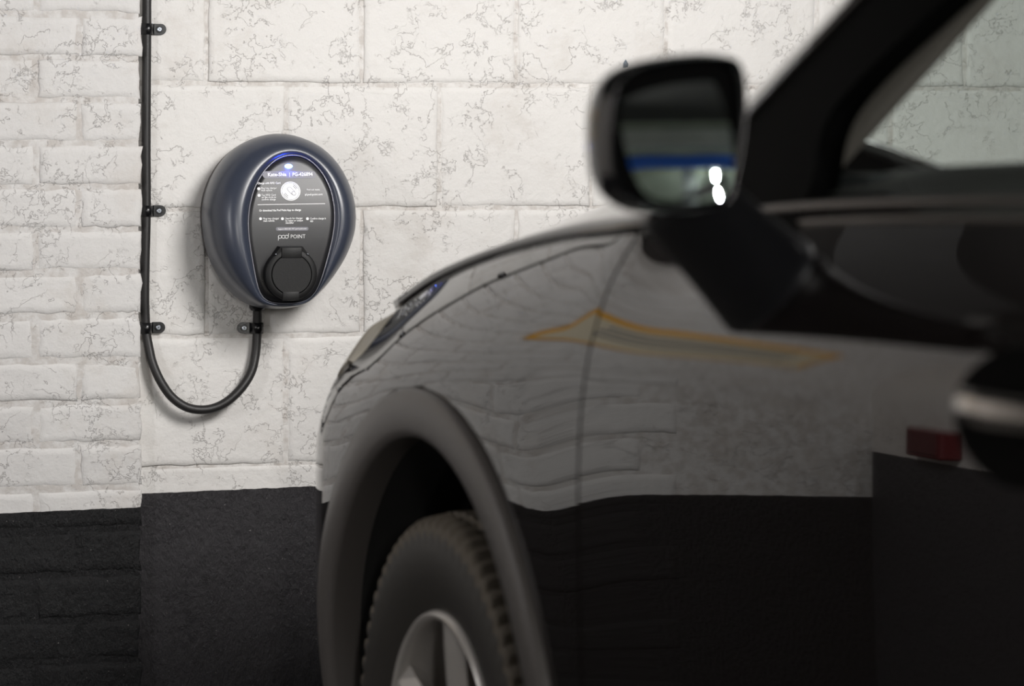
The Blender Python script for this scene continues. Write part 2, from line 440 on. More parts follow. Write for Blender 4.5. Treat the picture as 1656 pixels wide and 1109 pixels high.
def radial(tab, K=96, cy=575.0):
    poly = [(w/2*MX, (cy-y)*MZ) for y, w in tab]+[(-w/2*MX, (cy-y)*MZ) for y, w in tab[::-1]]
    out = []
    for k in range(K):
        a = PI/2-2*PI*k/K; d = (math.cos(a), math.sin(a)); best = 0
        for (x0, y0), (x1, y1) in zip(poly, poly[1:]+poly[:1]):
            ex, ey = x1-x0, y1-y0; den = d[0]*ey-d[1]*ex
            if abs(den) < 1e-12: continue
            t = (x0*ey-y0*ex)/den; u = (x0*d[1]-y0*d[0])/den
            if t > 0 and -1e-6 <= u <= 1+1e-6: best = max(best, t)
        out.append(best)
    for _ in range(3): out = [(out[k-1]+2*out[k]+out[(k+1) % K])/4 for k in range(K)]
    return [(math.cos(PI/2-2*PI*k/K)*r, math.sin(PI/2-2*PI*k/K)*r) for k, r in enumerate(out)]
KS = 96
E = [(x_+0.075*min(0.0, z_+0.01), z_) for x_, z_ in radial(Ew)]; Pn = [(x_+0.050*z_+0.0075, z_) for x_, z_ in radial(Pw)]
ZO = (560-575)*MZ   # radial centre sits a little below the root
NK, NZ = 0.90, -0.05
def nP(z): return 0.140-NK*(z-NZ)**2     # the face: leaning back on top, upright by the socket
def nR(z): return nP(z)+0.0075
rings = []
def ring(A, nf): rings.append([(x, -(nf(z+ZO) if callable(nf) else nf), z+ZO) for x, z in A])
lerp = lambda A, B, t: [(a[0]+(b[0]-a[0])*t, a[1]+(b[1]-a[1])*t) for a, b in zip(A, B)]
sc_ = lambda A, k: [(a[0]*k, a[1]*k) for a in A]
R_ = lerp(Pn, E, 0.24)
ring(sc_(E, 0.90), 0.030); ring(sc_(E, 0.965), 0.031); ring(sc_(E, 0.985), 0.035); ring(sc_(E, 0.998), 0.046)
NS = 14
for i in range(NS+1):
    ph = PI/2*i/NS
    A = lerp(E, R_, 1-math.cos(ph)**0.9 if i < NS else 1.0)
    sn = math.sin(ph)**0.92
    rings.append([(x, -(0.056+(nR(z+ZO)-0.056)*sn), z+ZO) for x, z in A])
ring(lerp(Pn, E, 0.17), lambda z: nR(z)-0.0006)
ring(lerp(Pn, E, 0.10), lambda z: nR(z)-0.0035)
ring(lerp(Pn, E, 0.05), lambda z: nP(z)+0.0012)
ring(lerp(Pn, E, 0.018), lambda z: nP(z)+0.0002)
ring(lerp(Pn, E, 0.012), lambda z: nP(z)-0.004)
V = [p for r in rings for p in r]; Fc = []
for i in range(len(rings)-1):
    for k in range(KS):
        k2 = (k+1) % KS
        Fc.append((i*KS+k, i*KS+k2, (i+1)*KS+k2, (i+1)*KS+k))
raw('shell', V, Fc, M['shell'], ch, True)
# back plate behind the shell
V, Fc = [], []
bp = [(sc_(E, 0.93), 0.0), (sc_(E, 0.985), 0.004), (sc_(E, 0.99), 0.030), (sc_(E, 0.95), 0.037)]
for A, n in bp: V += [(x*0.975-0.001, -n, z*0.96+ZO+0.003) for x, z in A]
for i in range(3):
    for k in range(KS):
        k2 = (k+1) % KS; Fc.append((i*KS+k, i*KS+k2, (i+1)*KS+k2, (i+1)*KS+k))
Fc.append(tuple(3*KS+k for k in range(KS)))
raw('back_plate', V, Fc, M['plate'], ch, True)
# face panel
V, Fc = [], []
levels = [1.0, 0.985, 0.9, 0.75, 0.6, 0.45, 0.3, 0.15]
for j, t in enumerate(levels):
    for x, z in Pn:
        V.append((x*t, -(nP(z*t+ZO)+(-0.002 if j == 0 else 0.0004)), z*t+ZO))
V.append((0, -nP(ZO)-0.0004, ZO))
for i in range(len(levels)-1):
    for k in range(KS):
        k2 = (k+1) % KS; Fc.append((i*KS+k, i*KS+k2, (i+1)*KS+k2, (i+1)*KS+k))
L = len(levels)-1
for k in range(KS): Fc.append((L*KS+k, L*KS+(k+1) % KS, len(V)-1))
face = raw('face_panel', V, Fc, M['face'], ch, True)
# bright bead round the face
pts = [Vector((x*1.008, -(nP(z+ZO)+0.0012), z*1.008+ZO)) for x, z in Pn]
V, Fc = tube(pts+[pts[0]], 0.0011, 8, False)
raw('bead', V, Fc, M['rim'], ch, True)

def face_xz(cx, cy):
    """a point of the face for a point of the enlarged photograph"""
    px, py = crop(cx, cy); n = 0.1
    for _ in range(6):
        s, z = wall_sz(px, py, n+0.0034); n = nP(z-c_z)
    return s-c_s, z-c_z
def face_frame(x, z, lift=0.0010):
    sl = -2*NK*(z-NZ)               # dn/dz
    loc = Vector((x, -(nP(z)+lift), z))
    return loc, math.atan(sl)
def lettering(txt, cx, cy, hpx, align='LEFT', m='print', wpx=None, bold=0.0, parent=None, space=1.0):
    cu = bpy.data.curves.new('lettering', 'FONT'); cu.body = txt; cu.align_x = align; cu.align_y = 'CENTER'
    cu.size = hpx*MZ*1.38; cu.space_character = space; cu.extrude = 0.00008; cu.offset = (bold+0.018)*hpx*MZ; cu.resolution_u = 2
    cu.space_line = 0.82
    o = bpy.data.objects.new('lettering', cu); C.objects.link(o); cu.materials.append(M[m]); o.parent = parent or face
    x, z = face_xz(cx, cy); loc, tl = face_frame(x, z, 0.0013)
    o.location = loc; o.rotation_euler = (PI/2+tl, -0.012, 0)
    if wpx:
        bpy.context.view_layer.update()
        k = wpx*MX/max(1e-6, o.dimensions.x); o.scale = (k, 1, 1)
    me = bpy.data.meshes.new_from_object(o.evaluated_get(bpy.context.evaluated_depsgraph_get()))
    o2 = bpy.data.objects.new('lettering', me); C.objects.link(o2); o2.parent = o.parent
    o2.location = o.location; o2.rotation_euler = o.rotation_euler; o2.scale = o.scale
    bpy.data.objects.remove(o); o2.name = 'lettering'
    return o2
def decal(name, outline, cx, cy, m, lift, th=0.0003, parent=None, rot=0.0):
    """thin printed/raised shape; outline in enlarged-photo pixels round (cx, cy)"""
    x, z = face_xz(cx, cy); loc, tl = face_frame(x, z, lift)
    cr, sr = math.cos(rot), math.sin(rot)
    n = len(outline)
    pts = [((a*cr-b*sr)*MX, (a*sr+b*cr)*MZ) for a, b in outline]
    V = [(a, 0, b) for a, b in pts]+[(a, -th, b) for a, b in pts]
    Fc = [tuple(n+k for k in range(n))]+[(k, (k+1) % n, n+(k+1) % n, n+k) for k in range(n)]
    o = raw(name, V, Fc, M[m], parent or face); o.location = loc; o.rotation_euler = (tl, 0, 0)
    return o
def pill(w, h, k=10):
    r = h/2; o = []
    for i in range(k+1): a = -PI/2+PI*i/k; o.append((w/2-r+r*math.cos(a), r*math.sin(a)))
    for i in range(k+1): a = PI/2+PI*i/k; o.append((-w/2+r+r*math.cos(a), r*math.sin(a)))
    return o
circ = lambda r, k=32: [(r*math.cos(2*PI*i/k), r*math.sin(2*PI*i/k)) for i in range(k)]
rect = lambda w, h: [(-w/2, -h/2), (w/2, -h/2), (w/2, h/2), (-w/2, h/2)]

decal('name_strip', pill(284, 40), 531, 311, 'printgrey', 0.0004)
lettering('Kate-Shia', 412, 311, 20, wpx=98, bold=0.02)
decal('divider', rect(2.5, 24), 532, 311, 'print', 0.0009, 0.0002)
lettering('PG-426894', 546, 310, 20, wpx=107, bold=0.02)
lettering('Charge with RFID Card', 357, 358, 11, wpx=120, bold=0.02)
lettering('Plug into charger\nthen vehicle', 377, 391, 10.5, wpx=82)
lettering('Tap RFID Card\non the circle to\nconfirm charge', 379, 434, 10.5, wpx=76)
decal('bullet', circ(8), 364, 387, 'print', 0.0006); decal('bullet', circ(8), 366, 423, 'print', 0.0006)
badge = decal('card_symbol', circ(52, 48), 537, 400, 'print', 0.0006)
for k in range(1):
    ringo, ringi = circ(47, 48), circ(45, 48)
    x, z = face_xz(537, 400); loc, tl = face_frame(x, z, 0.0011)
    V = [(a*MX, -0.0002, b*MZ) for a, b in ringo]+[(a*MX, -0.0002, b*MZ) for a, b in ringi]
    o = raw('symbol_ring', V, [(i, (i+1) % 48, 48+(i+1) % 48, 48+i) for i in range(48)], M['printgrey'], face); o.location = loc; o.rotation_euler = (tl, 0, 0)
def rr_outline(w, h, t):
    return pill(w, h, 6)
for (dx, dyy, wd, hg, mm, lf) in ((3, 2, 52, 24, 'printgrey', 0.0010), (3, 2, 47, 19, 'print', 0.0013), (17, -12, 26, 20, 'printgrey', 0.0015), (17, -12, 20, 15, 'print', 0.0018)):
    decal('symbol_card', pill(wd, hg, 5), 537+dx, 400-dyy, mm, lf, 0.0002, rot=-0.85)
for rad_, a0 in ((30, 0.15), (38, 0.2)):
    for base in (0.72, 0.72+PI):
        n_ = 8; oo = []
        for i in range(n_+1): a = base-0.55+a0+(0.8)*i/n_; oo.append(((rad_+1.6)*math.cos(a), (rad_+1.6)*math.sin(a)))
        for i in range(n_, -1, -1): a = base-0.55+a0+(0.8)*i/n_; oo.append(((rad_-1.6)*math.cos(a), (rad_-1.6)*math.sin(a)))
        decal('symbol_wave', oo, 537, 400, 'printgrey', 0.0010, 0.0002)
lettering('Find out more', 625, 393, 10, wpx=67)
lettering('pl.pod-point.com', 614, 419, 11, wpx=94, bold=0.02)
decal('rule', rect(356, 3), 542, 471, 'print', 0.0006, 0.0002, rot=0.012)
lettering('Or download the Pod Point App to charge', 366, 506, 11, wpx=220, bold=0.02)
for cx, tx, tt, wp in ((374, 388, 'Plug into charger\nthen vehicle', 84), (493, 509, 'Search for charger\nby name or unique\nidentifier', 92), (629, 643, 'Confirm charge in\napp', 84)):
    decal('bullet', circ(7.5), cx, 550, 'print', 0.0006)
    lettering(tt, tx, 556 if tt.count('\n') == 1 else 561, 10.5, wpx=wp)
decal('support_strip', pill(172, 19), 546, 605, 'printgrey', 0.0005)
lettering('Support 0800 002 747 | pod-point.com', 546, 605, 8, 'CENTER', wpx=150)
# maker's word mark
x_, z_ = face_xz(0, 650)
lettering('POINT', 536, 648, 22, wpx=77, bold=-0.03)
def stroke(pts, r, cx, cy):
    x, z = face_xz(cx, cy); loc, tl = face_frame(x, z, 0.0011)
    V, Fc = [], []
    for pl in pts:
        v, f = tube([(a*MX, 0, b*MZ) for a, b in pl], r*MZ, 6); k = len(V); V += v; Fc += [tuple(i+k for i in q) for q in f]
    for i, v in enumerate(V): V[i] = (v[0], v[1]*0.1, v[2])
    o = raw('word_mark', V, Fc, M['print'], face); o.location = loc; o.rotation_euler = (tl, 0, 0)
loop = lambda cx, cy, r: [(cx+r*1.05*math.cos(2*PI*i/20), cy+r*math.sin(2*PI*i/20)) for i in range(21)]
stroke([loop(-16, 0, 8.5), loop(2, 0, 8.5), loop(19, 0, 8.5), [(-25, -20), (-24.5, -8), (-24.5, 0), (-23, 5)], [(28, 0), (28.5, 10), (30, 18)]], 1.35, 496, 648)
# status light
led = decal('status_light', [(21*math.cos(a)*(1.0), 12.5*math.sin(a)) for a in [2*PI*i/24 for i in range(24)]], 526, 265, 'led', 0.0008, 0.0008, parent=ch)
x, z = face_xz(526, 265)
pl = bpy.data.lights.new('status_glow', 'POINT'); pl.energy = 0.06; pl.color = (0.03, 0.07, 1.0); pl.shadow_soft_size = 0.004
po = bpy.data.objects.new('status_glow', pl); C.objects.link(po); po.parent = ch; po.location = (x, -(nP(z)+0.006), z)

# socket: raised collar, hinge housing and flap
sx, sz = face_xz(540, 850)
nb = nP(sz)-0.02
TL = 0.10
def disc(rad_list, K=48):
    V, Fc = [], []
    for r, n in rad_list: V += [(r*math.cos(2*PI*k/K), -n, r*math.sin(2*PI*k/K)) for k in range(K)]
    for i in range(len(rad_list)-1):
        for k in range(K): Fc.append((i*K+k, i*K+(k+1) % K, (i+1)*K+(k+1) % K, (i+1)*K+k))
    Fc.append(tuple((len(rad_list)-1)*K+k for k in range(K)))
    return V, Fc
sock = empty('socket', (0, 0, 0)); sock.parent = ch
r1 = 139*MZ
V, Fc = disc([(r1*1.03, 0), (r1*1.02, 0.036), (r1*1.0, 0.0405), (r1*0.97, 0.042), (r1*0.80, 0.042), (r1*0.785, 0.0405), (r1*0.785, 0.036)])
so = raw('socket_collar', V, Fc, M['socket'], ch); so.location = (sx-0.003, -nb, sz); so.rotation_euler = (0, 0, 0)
so.data.polygons.foreach_set('use_smooth', [True]*len(so.data.polygons)); so.data.set_sharp_from_angle(angle=math.radians(50))
bpy.data.objects.remove(sock)
V, Fc = disc([(r1*0.77, 0.030), (r1*0.77, 0.0425), (r1*0.755, 0.0435)])
fl = raw('flap', V, Fc, M['socket'], so)
def lb(name, parent, lo, hi, m, bev=0.0015):
    bm = bmesh.new(); box_bm(bm, lo, hi, bev); return frombm(name, bm, m, parent, angle=40)
lb('flap_hinge', so, (-r1*0.40, -0.0442, r1*0.62), (r1*0.40, -0.030, r1*1.04), M['socket'])
lb('flap_tab', so, (-r1*0.36, -0.0440, -r1*1.0), (r1*0.30, -0.030, -r1*0.66), M['socket'])
# trapezoid hinge housing
V = []
for n in (0.0, 0.0435):
    k = 1.0 if n else 1.05
    V += [(-r1*0.80*k, -n, r1*0.62), (r1*0.82*k, -n, r1*0.62), (r1*0.52*k, -n, r1*1.10), (-r1*0.50*k, -n, r1*1.10)]
V[4:8] = [(-r1*0.74, -0.040, r1*0.64), (r1*0.76, -0.040, r1*0.64), (r1*0.44, -0.0425, r1*1.06), (-r1*0.43, -0.0425, r1*1.06)]
raw('hinge_housing', V, [(4, 5, 6, 7), (0, 1, 5, 4), (1, 2, 6, 5), (2, 3, 7, 6), (3, 0, 4, 7)], M['socket'], so)
for e in (-1, 1):
    V, Fc = tube([(e*r1*0.62, -0.0405, r1*0.78), (e*r1*0.62, -0.044, r1*0.78)], 0.0016, 10)
    raw('hinge_pin', V, Fc, M['screw'], so, True)

# ------------------------------------------------------------------ cable, gland, clips
def cpt(px, py, n): n += 0.0035; s, z = wall_sz(px, py, n); return Vector((s, -n, z))
RC = 0.0078
path = [(238, -420, .011), (238, -200, .011), (237.5, -60, .011), (237.5, 47, .0115), (236.8, 150, .013), (236.5, 250, .012), (236.8, 341, .0115), (235, 420, .013), (234.3, 480, .0125), (235.2, 515, .0115), (237, 540, .0125), (241, 562, .016), (246.5, 586, .022), (259, 615, .028), (277, 641, .031), (300, 657.5, .033), (324.5, 662.5, .034), (349, 658.5, .033), (372, 645.5, .031), (393, 624, .027), (407, 600, .021), (413.2, 573, .015), (415.5, 548, .0125), (416, 530, .0118), (416.3, 512, .0135), (416.3, 488, .017)]
pts = catmull([cpt(*p) for p in path], 8)
V, Fc = tube(pts, RC, 18)
tag(wraw('power_cable', V, Fc, M['cable'], None, True), 'thick black power cable running down beside the pier and looping up into the charger', 'cable')
# gland under the charger (part of it)
gs, gz = wall_sz(416, 490, 0.017)
glx = gs-c_s
V, Fc = lathe([(0.0, 0.030), (0.0125, 0.030), (0.0125, 0.004), (0.0145, 0.003), (0.0145, -0.004), (0.0128, -0.0065), (0.0115, -0.0085), (0.0082, -0.0095), (0.0080, -0.006)], 24, 'z')
gl = raw('cable_gland', V, Fc, M['clip'], ch, False); gl.location = (glx, -0.0165, gz-c_z-0.004)
gl.data.polygons.foreach_set('use_smooth', [True]*len(gl.data.polygons)); gl.data.set_sharp_from_angle(angle=math.radians(35))

def make_clip():
    t = empty('cable_clip', (0, 0, 0), TH)
    w2 = 0.0093      # half height
    V, Fc = [], []
    prof = []        # strap round the cable then the flat lug, in (x, n)
    ro = RC+0.0022
    prof.append((-ro, 0.0)); prof.append((-ro, 0.009))
    for k in range(1, 12):
        a = PI-PI*k/12; prof.append((ro*math.cos(a), 0.0108+ro*math.sin(a)))
    prof += [(ro, 0.009), (ro+0.001, 0.0038), (ro+0.003, 0.0028)]
    for (x, n) in prof: V += [(x, -n, -w2), (x, -n, w2)]
    m = len(prof)
    for i in range(m-1): Fc.append((2*i, 2*i+1, 2*i+3, 2*i+2))
    # lug with round end
    x0 = ro+0.003
    pl_ = [(x0, -w2), (x0+0.012, -w2)]+[(x0+0.012+w2*math.sin(PI*i/10), -w2*math.cos(PI*i/10)) for i in range(1, 10)]+[(x0+0.012, w2), (x0, w2)]
    k0 = len(V); n = len(pl_)
    V += [(a, -0.0034, b) for a, b in pl_]+[(a, 0.0, b) for a, b in pl_]
    Fc.append(tuple(k0+i for i in range(n))); Fc += [(k0+i, k0+(i+1) % n, k0+n+(i+1) % n, k0+n+i) for i in range(n)]
    me = bpy.data.meshes.new('saddle'); me.from_pydata(V, [], Fc); me.update()
    o = link('saddle', me, M['clip'], t, True); me.set_sharp_from_angle(angle=math.radians(40))
    sm = o.modifiers.new('s', 'SOLIDIFY'); sm.thickness = 0.0008; sm.offset = 0
    V, Fc = disc([(0.0062, 0.0034), (0.0062, 0.0046), (0.0056, 0.0052), (0.0052, 0.0052)], 20)
    wv = raw('screw_cup', V, Fc, M['clip'], t); wv.location = (x0+0.0095, 0, 0)
    V, Fc = disc([(0.0045, 0.0050), (0.0043, 0.0064), (0.0032, 0.0070)], 20)
    sw = raw('screw', V, Fc, M['screw'], t); sw.location = (x0+0.0095, 0, 0)
    for a in (0.3, 0.3+PI/2):
        bm = bmesh.new(); box_bm(bm, (-0.0024, -0.00715, -0.0005), (0.0024, -0.0065, 0.0005)); o2 = frombm('slot', bm, M['clip'], sw); o2.rotation_euler = (0, a, 0)
    return t
def copy_tree(o, parent=None):
    c = o.copy(); C.objects.link(c)
    if parent: c.parent = parent
    for k in list(o.children): copy_tree(k, c)
    return c
clip0 = make_clip()
labs = ['black cable clip with a screw at the top end of the straight cable', 'black cable clip halfway down the straight cable, level with the charger face',
        'black cable clip where the straight cable starts to bend into its loop', 'black cable clip holding the cable just below the charger, screw on its left']
for i, (px, py) in enumerate(((237.5, 47), (236.8, 341), (235.6, 530), (416, 530))):
    t = clip0 if i == 0 else copy_tree(clip0)
    s, z = wall_sz(px, py, 0.0115)
    t.location = wl(s, 0.0042, z)
    t.rotation_euler = (0, 0, TH) if i < 3 else (0, PI, TH)
    if i == 3: t.scale = (1, 1, 1)
    tag(t, labs[i], 'cable clip', 'clips holding the charger cable')
# clip 4 faces the other way: turned half round about the axis out of the wall
# chip of grey paint sticking out of the wall above the car mirror
V = [(-0.004, 0, -0.007), (0.005, -0.001, -0.006), (0.006, -0.002, 0.0), (0.001, -0.001, 0.009), (-0.004, -0.003, 0.002), (0.001, -0.005, -0.001)]
s, z = wall_sz(1010, 104)
o = raw('paint_flake', V, [(0, 1, 5), (1, 2, 5), (2, 3, 5), (3, 4, 5), (4, 0, 5)], plain('flake_grey', (0.10, 0.13, 0.17), 0.5)); o.location = wl(s, 0.003, z); o.rotation_euler = (0, 0, TH)
tag(o, 'small blue-grey paint flake on the white wall above the car mirror', 'paint flake')

# ------------------------------------------------------------------ the car
CA = math.radians(20); CS, CC = math.sin(CA), math.cos(CA)
WX, WY, WZ = -0.113, 3.9, 0.343
car = empty('car', (WX, WY, 0), math.radians(-70))
tag(car, 'dark glossy parked car with black door mirror, nose towards the white wall', 'car')
CW = 1.80     # body width
def c2w(u, v, z): return Vector((WX+u*CS-v*CC, WY-u*CC-v*CS, z))
def proj(p): return HX+F*p.x/p.y, HY+F*(EYE-p.z)/p.y
def loc(u, v, z): return (u, -v, z)
# plan curve of the body side, by arc length in front of u=-0.43
def _plan():
    tab = []; 
    d = 0.0
    pts = []
    for i in range(36):
        d = 0.35*i/35; pts.append(Vector((-0.43-d, -0.82*d*d)))
    p0 = pts[-1]; tg = Vector((-1, -0.574)).normalized()
    p1 = p0+tg*0.14; p3 = Vector((-0.95, -CW/2)); p2 = Vector((-0.95, -0.50))
    for i in range(1, 41):
        t = i/40; pts.append(p0*(1-t)**3+p1*3*t*(1-t)**2+p2*3*t*t*(1-t)+p3*t**3)
    L = [0]
    for a, b in zip(pts, pts[1:]): L.append(L[-1]+(b-a).length)
    return pts, L
PP, PL = _plan()
UEND = -0.43-PL[-1]
def plan(us):
    if us >= -0.43: return Vector((us, 0)), Vector((0, 1))
    l = min(-0.43-us, PL[-1]-1e-6)
    i = 0
    while PL[i+1] < l: i += 1
    t = (l-PL[i])/(PL[i+1]-PL[i]); p = PP[i].lerp(PP[i+1], t)
    def tan(j):
        a = PP[max(0, j-1)]; b = PP[min(len(PP)-1, j+1)]; return (b-a).normalized()
    tg = tan(i).lerp(tan(i+1), t).normalized()
    return p, Vector((tg.y, -tg.x)) if Vector((tg.y, -tg.x)).y > 0 or Vector((tg.y, -tg.x)).x < 0 else Vector((-tg.y, tg.x))
def inner_pt(px, py, v):
    # point on the plane v = const
    q = (px-HX)/F; u = (q*(WY-v*CS)-WX+v*CC)/(CS+q*CC)
    Y = WY-u*CC-v*CS; return Vector((u, v, EYE-(py-HY)/F*Y))
BELT = [(-1.4, 0.70), (-0.85, 0.80), (-0.6, 0.872), (-0.46, 0.910)]
for p_ in ((637, 505), (704, 459), (780, 424), (856, 401), (919, 388), (975, 382)):
    t_ = inner_pt(*p_, -0.07); BELT.append((t_.x, t_.z))
BELT += [(1.0, 1.096), (1.6, 1.110), (2.4, 1.135), (3.4, 1.16)]
print('belt', [(round(a, 3), round(b, 3)) for a, b in BELT])
def belt(us): return interp(BELT, us)
def off(us, w):
    wb = belt(us)
    kd = min(1.0, max(0.0, (us-0.5)/0.3))
    o = -(2.4+1.2*kd*kd*(3-2*kd))*max(0.0, w-(wb-0.165))**2
    o += -0.22*max(0.0, 0.62-w)**2-0.05*(w-0.72)**2
    r = math.hypot(us, w-WZ)
    o += 0.007*math.exp(-(max(0.0, r-0.50)/0.16)**2)*(1 if us > -0.5 else max(0, 1+(us+0.5)*4))
    return o
def body(us, w, extra=0.0):
    p, n = plan(us); k = off(us, w)+extra
    return Vector((p.x+n.x*k, p.y+n.y*k, w))
def bnorm(us, w):
    e = 0.002
    du = body(us+e, w)-body(us-e, w); dw = body(us, w+e)-body(us, w-e)
    n = du.cross(dw)       # in (u, v, w)
    n.normalize()
    if n.y < 0 and us > -0.7: n = -n
    return n
def side_hit(px, py, surf=None):
    """point of the body side seen at a pixel -> (us, w)"""
    surf = surf or body
    us, w_ = 0.5, 0.8
    for _ in range(30):
        q = surf(us, w_); x, y = proj(c2w(*q)); e = 1e-4
        x1, y1 = proj(c2w(*surf(us+e, w_))); x2, y2 = proj(c2w(*surf(us, w_+e)))
        a, b, c, d = (x1-x)/e, (x2-x)/e, (y1-y)/e, (y2-y)/e
        det = a*d-b*c; rx, ry = px-x, py-y
        us += max(-0.2, min(0.2, (rx*d-ry*b)/det)); w_ += max(-0.2, min(0.2, (ry*a-rx*c)/det))
    return us, w_
def grid_panel(name, rows, m, parent, flange=(1, 1, 1, 1), depth=0.014, sgn=1, fn=None):
    """rows: list of rows of (us, w); edges get a return flange inwards. sgn=-1 mirrors to the far side"""
    fn = fn or body
    nr, nc = len(rows), len(rows[0])
    V = []; N = []
    for r in rows:
        for us, w_ in r:
            p = fn(us, w_); V.append(p)
    Fc = [(i*nc+j, i*nc+j+1, (i+1)*nc+j+1, (i+1)*nc+j) for i in range(nr-1) for j in range(nc-1)]
    nn = len(V)
    for us, w_ in [x for r in rows for x in r]:
        N.append(bnorm(us, w_))
    border = [(0, j) for j in range(nc)], [(nr-1, j) for j in range(nc)], [(i, 0) for i in range(nr)], [(i, nc-1) for i in range(nr)]
    for b, on in zip(border, flange):
        if not on: continue
        ids = []
        for i, j in b:
            us, w_ = rows[i][j]; V.append(fn(us, w_)-N[i*nc+j]*depth); ids.append(len(V)-1)
        for k in range(len(b)-1):
            a0 = b[k][0]*nc+b[k][1]; a1 = b[k+1][0]*nc+b[k+1][1]
            Fc.append((a0, a1, ids[k+1], ids[k]))
    def tr(p): return (p.x, -p.y, p.z) if sgn > 0 else (p.x, CW+p.y, p.z)
    me = bpy.data.meshes.new(name); me.from_pydata([tr(v) for v in V], [], Fc); me.update()
    bm = bmesh.new(); bm.from_mesh(me); bmesh.ops.recalc_face_normals(bm, faces=bm.faces); bm.to_mesh(me); bm.free()
    o = link(name, me, m, parent, True); me.set_sharp_from_angle(angle=math.radians(40))
    return o
def span(a, b, n): return [a+(b-a)*i/n for i in range(n+1)]

ARCH_O, ARCH_I = 0.509, 0.443
# door / wing shut line (photo pixels -> the body side)
gap_px = [(984, 466), (966, 520), (950, 585), (940, 660), (936, 740), (935, 820), (936, 900), (938, 1000), (941, 1109)]
gapt = sorted([(w_, us) for us, w_ in (side_hit(*p) for p in gap_px)])
def gap(w_): return interp(gapt, max(w_, gapt[0][0]))
# front edge of the wing along the headlamp
lampt = [(0.79, -0.56), (0.835, -0.46), (0.88, -0.36), (0.93, -0.325), (0.96, -0.31)]
def lampedge(w_):
    lo = lampt[0]
    if w_ < lo[0]: return lo[1]-(lo[0]-w_)*0.7
    return interp(lampt, w_)
print('gap', [(round(a, 3), round(b, 3)) for a, b in gapt]); print('lamp', [(round(a, 3), round(b, 3)) for a, b in lampt])

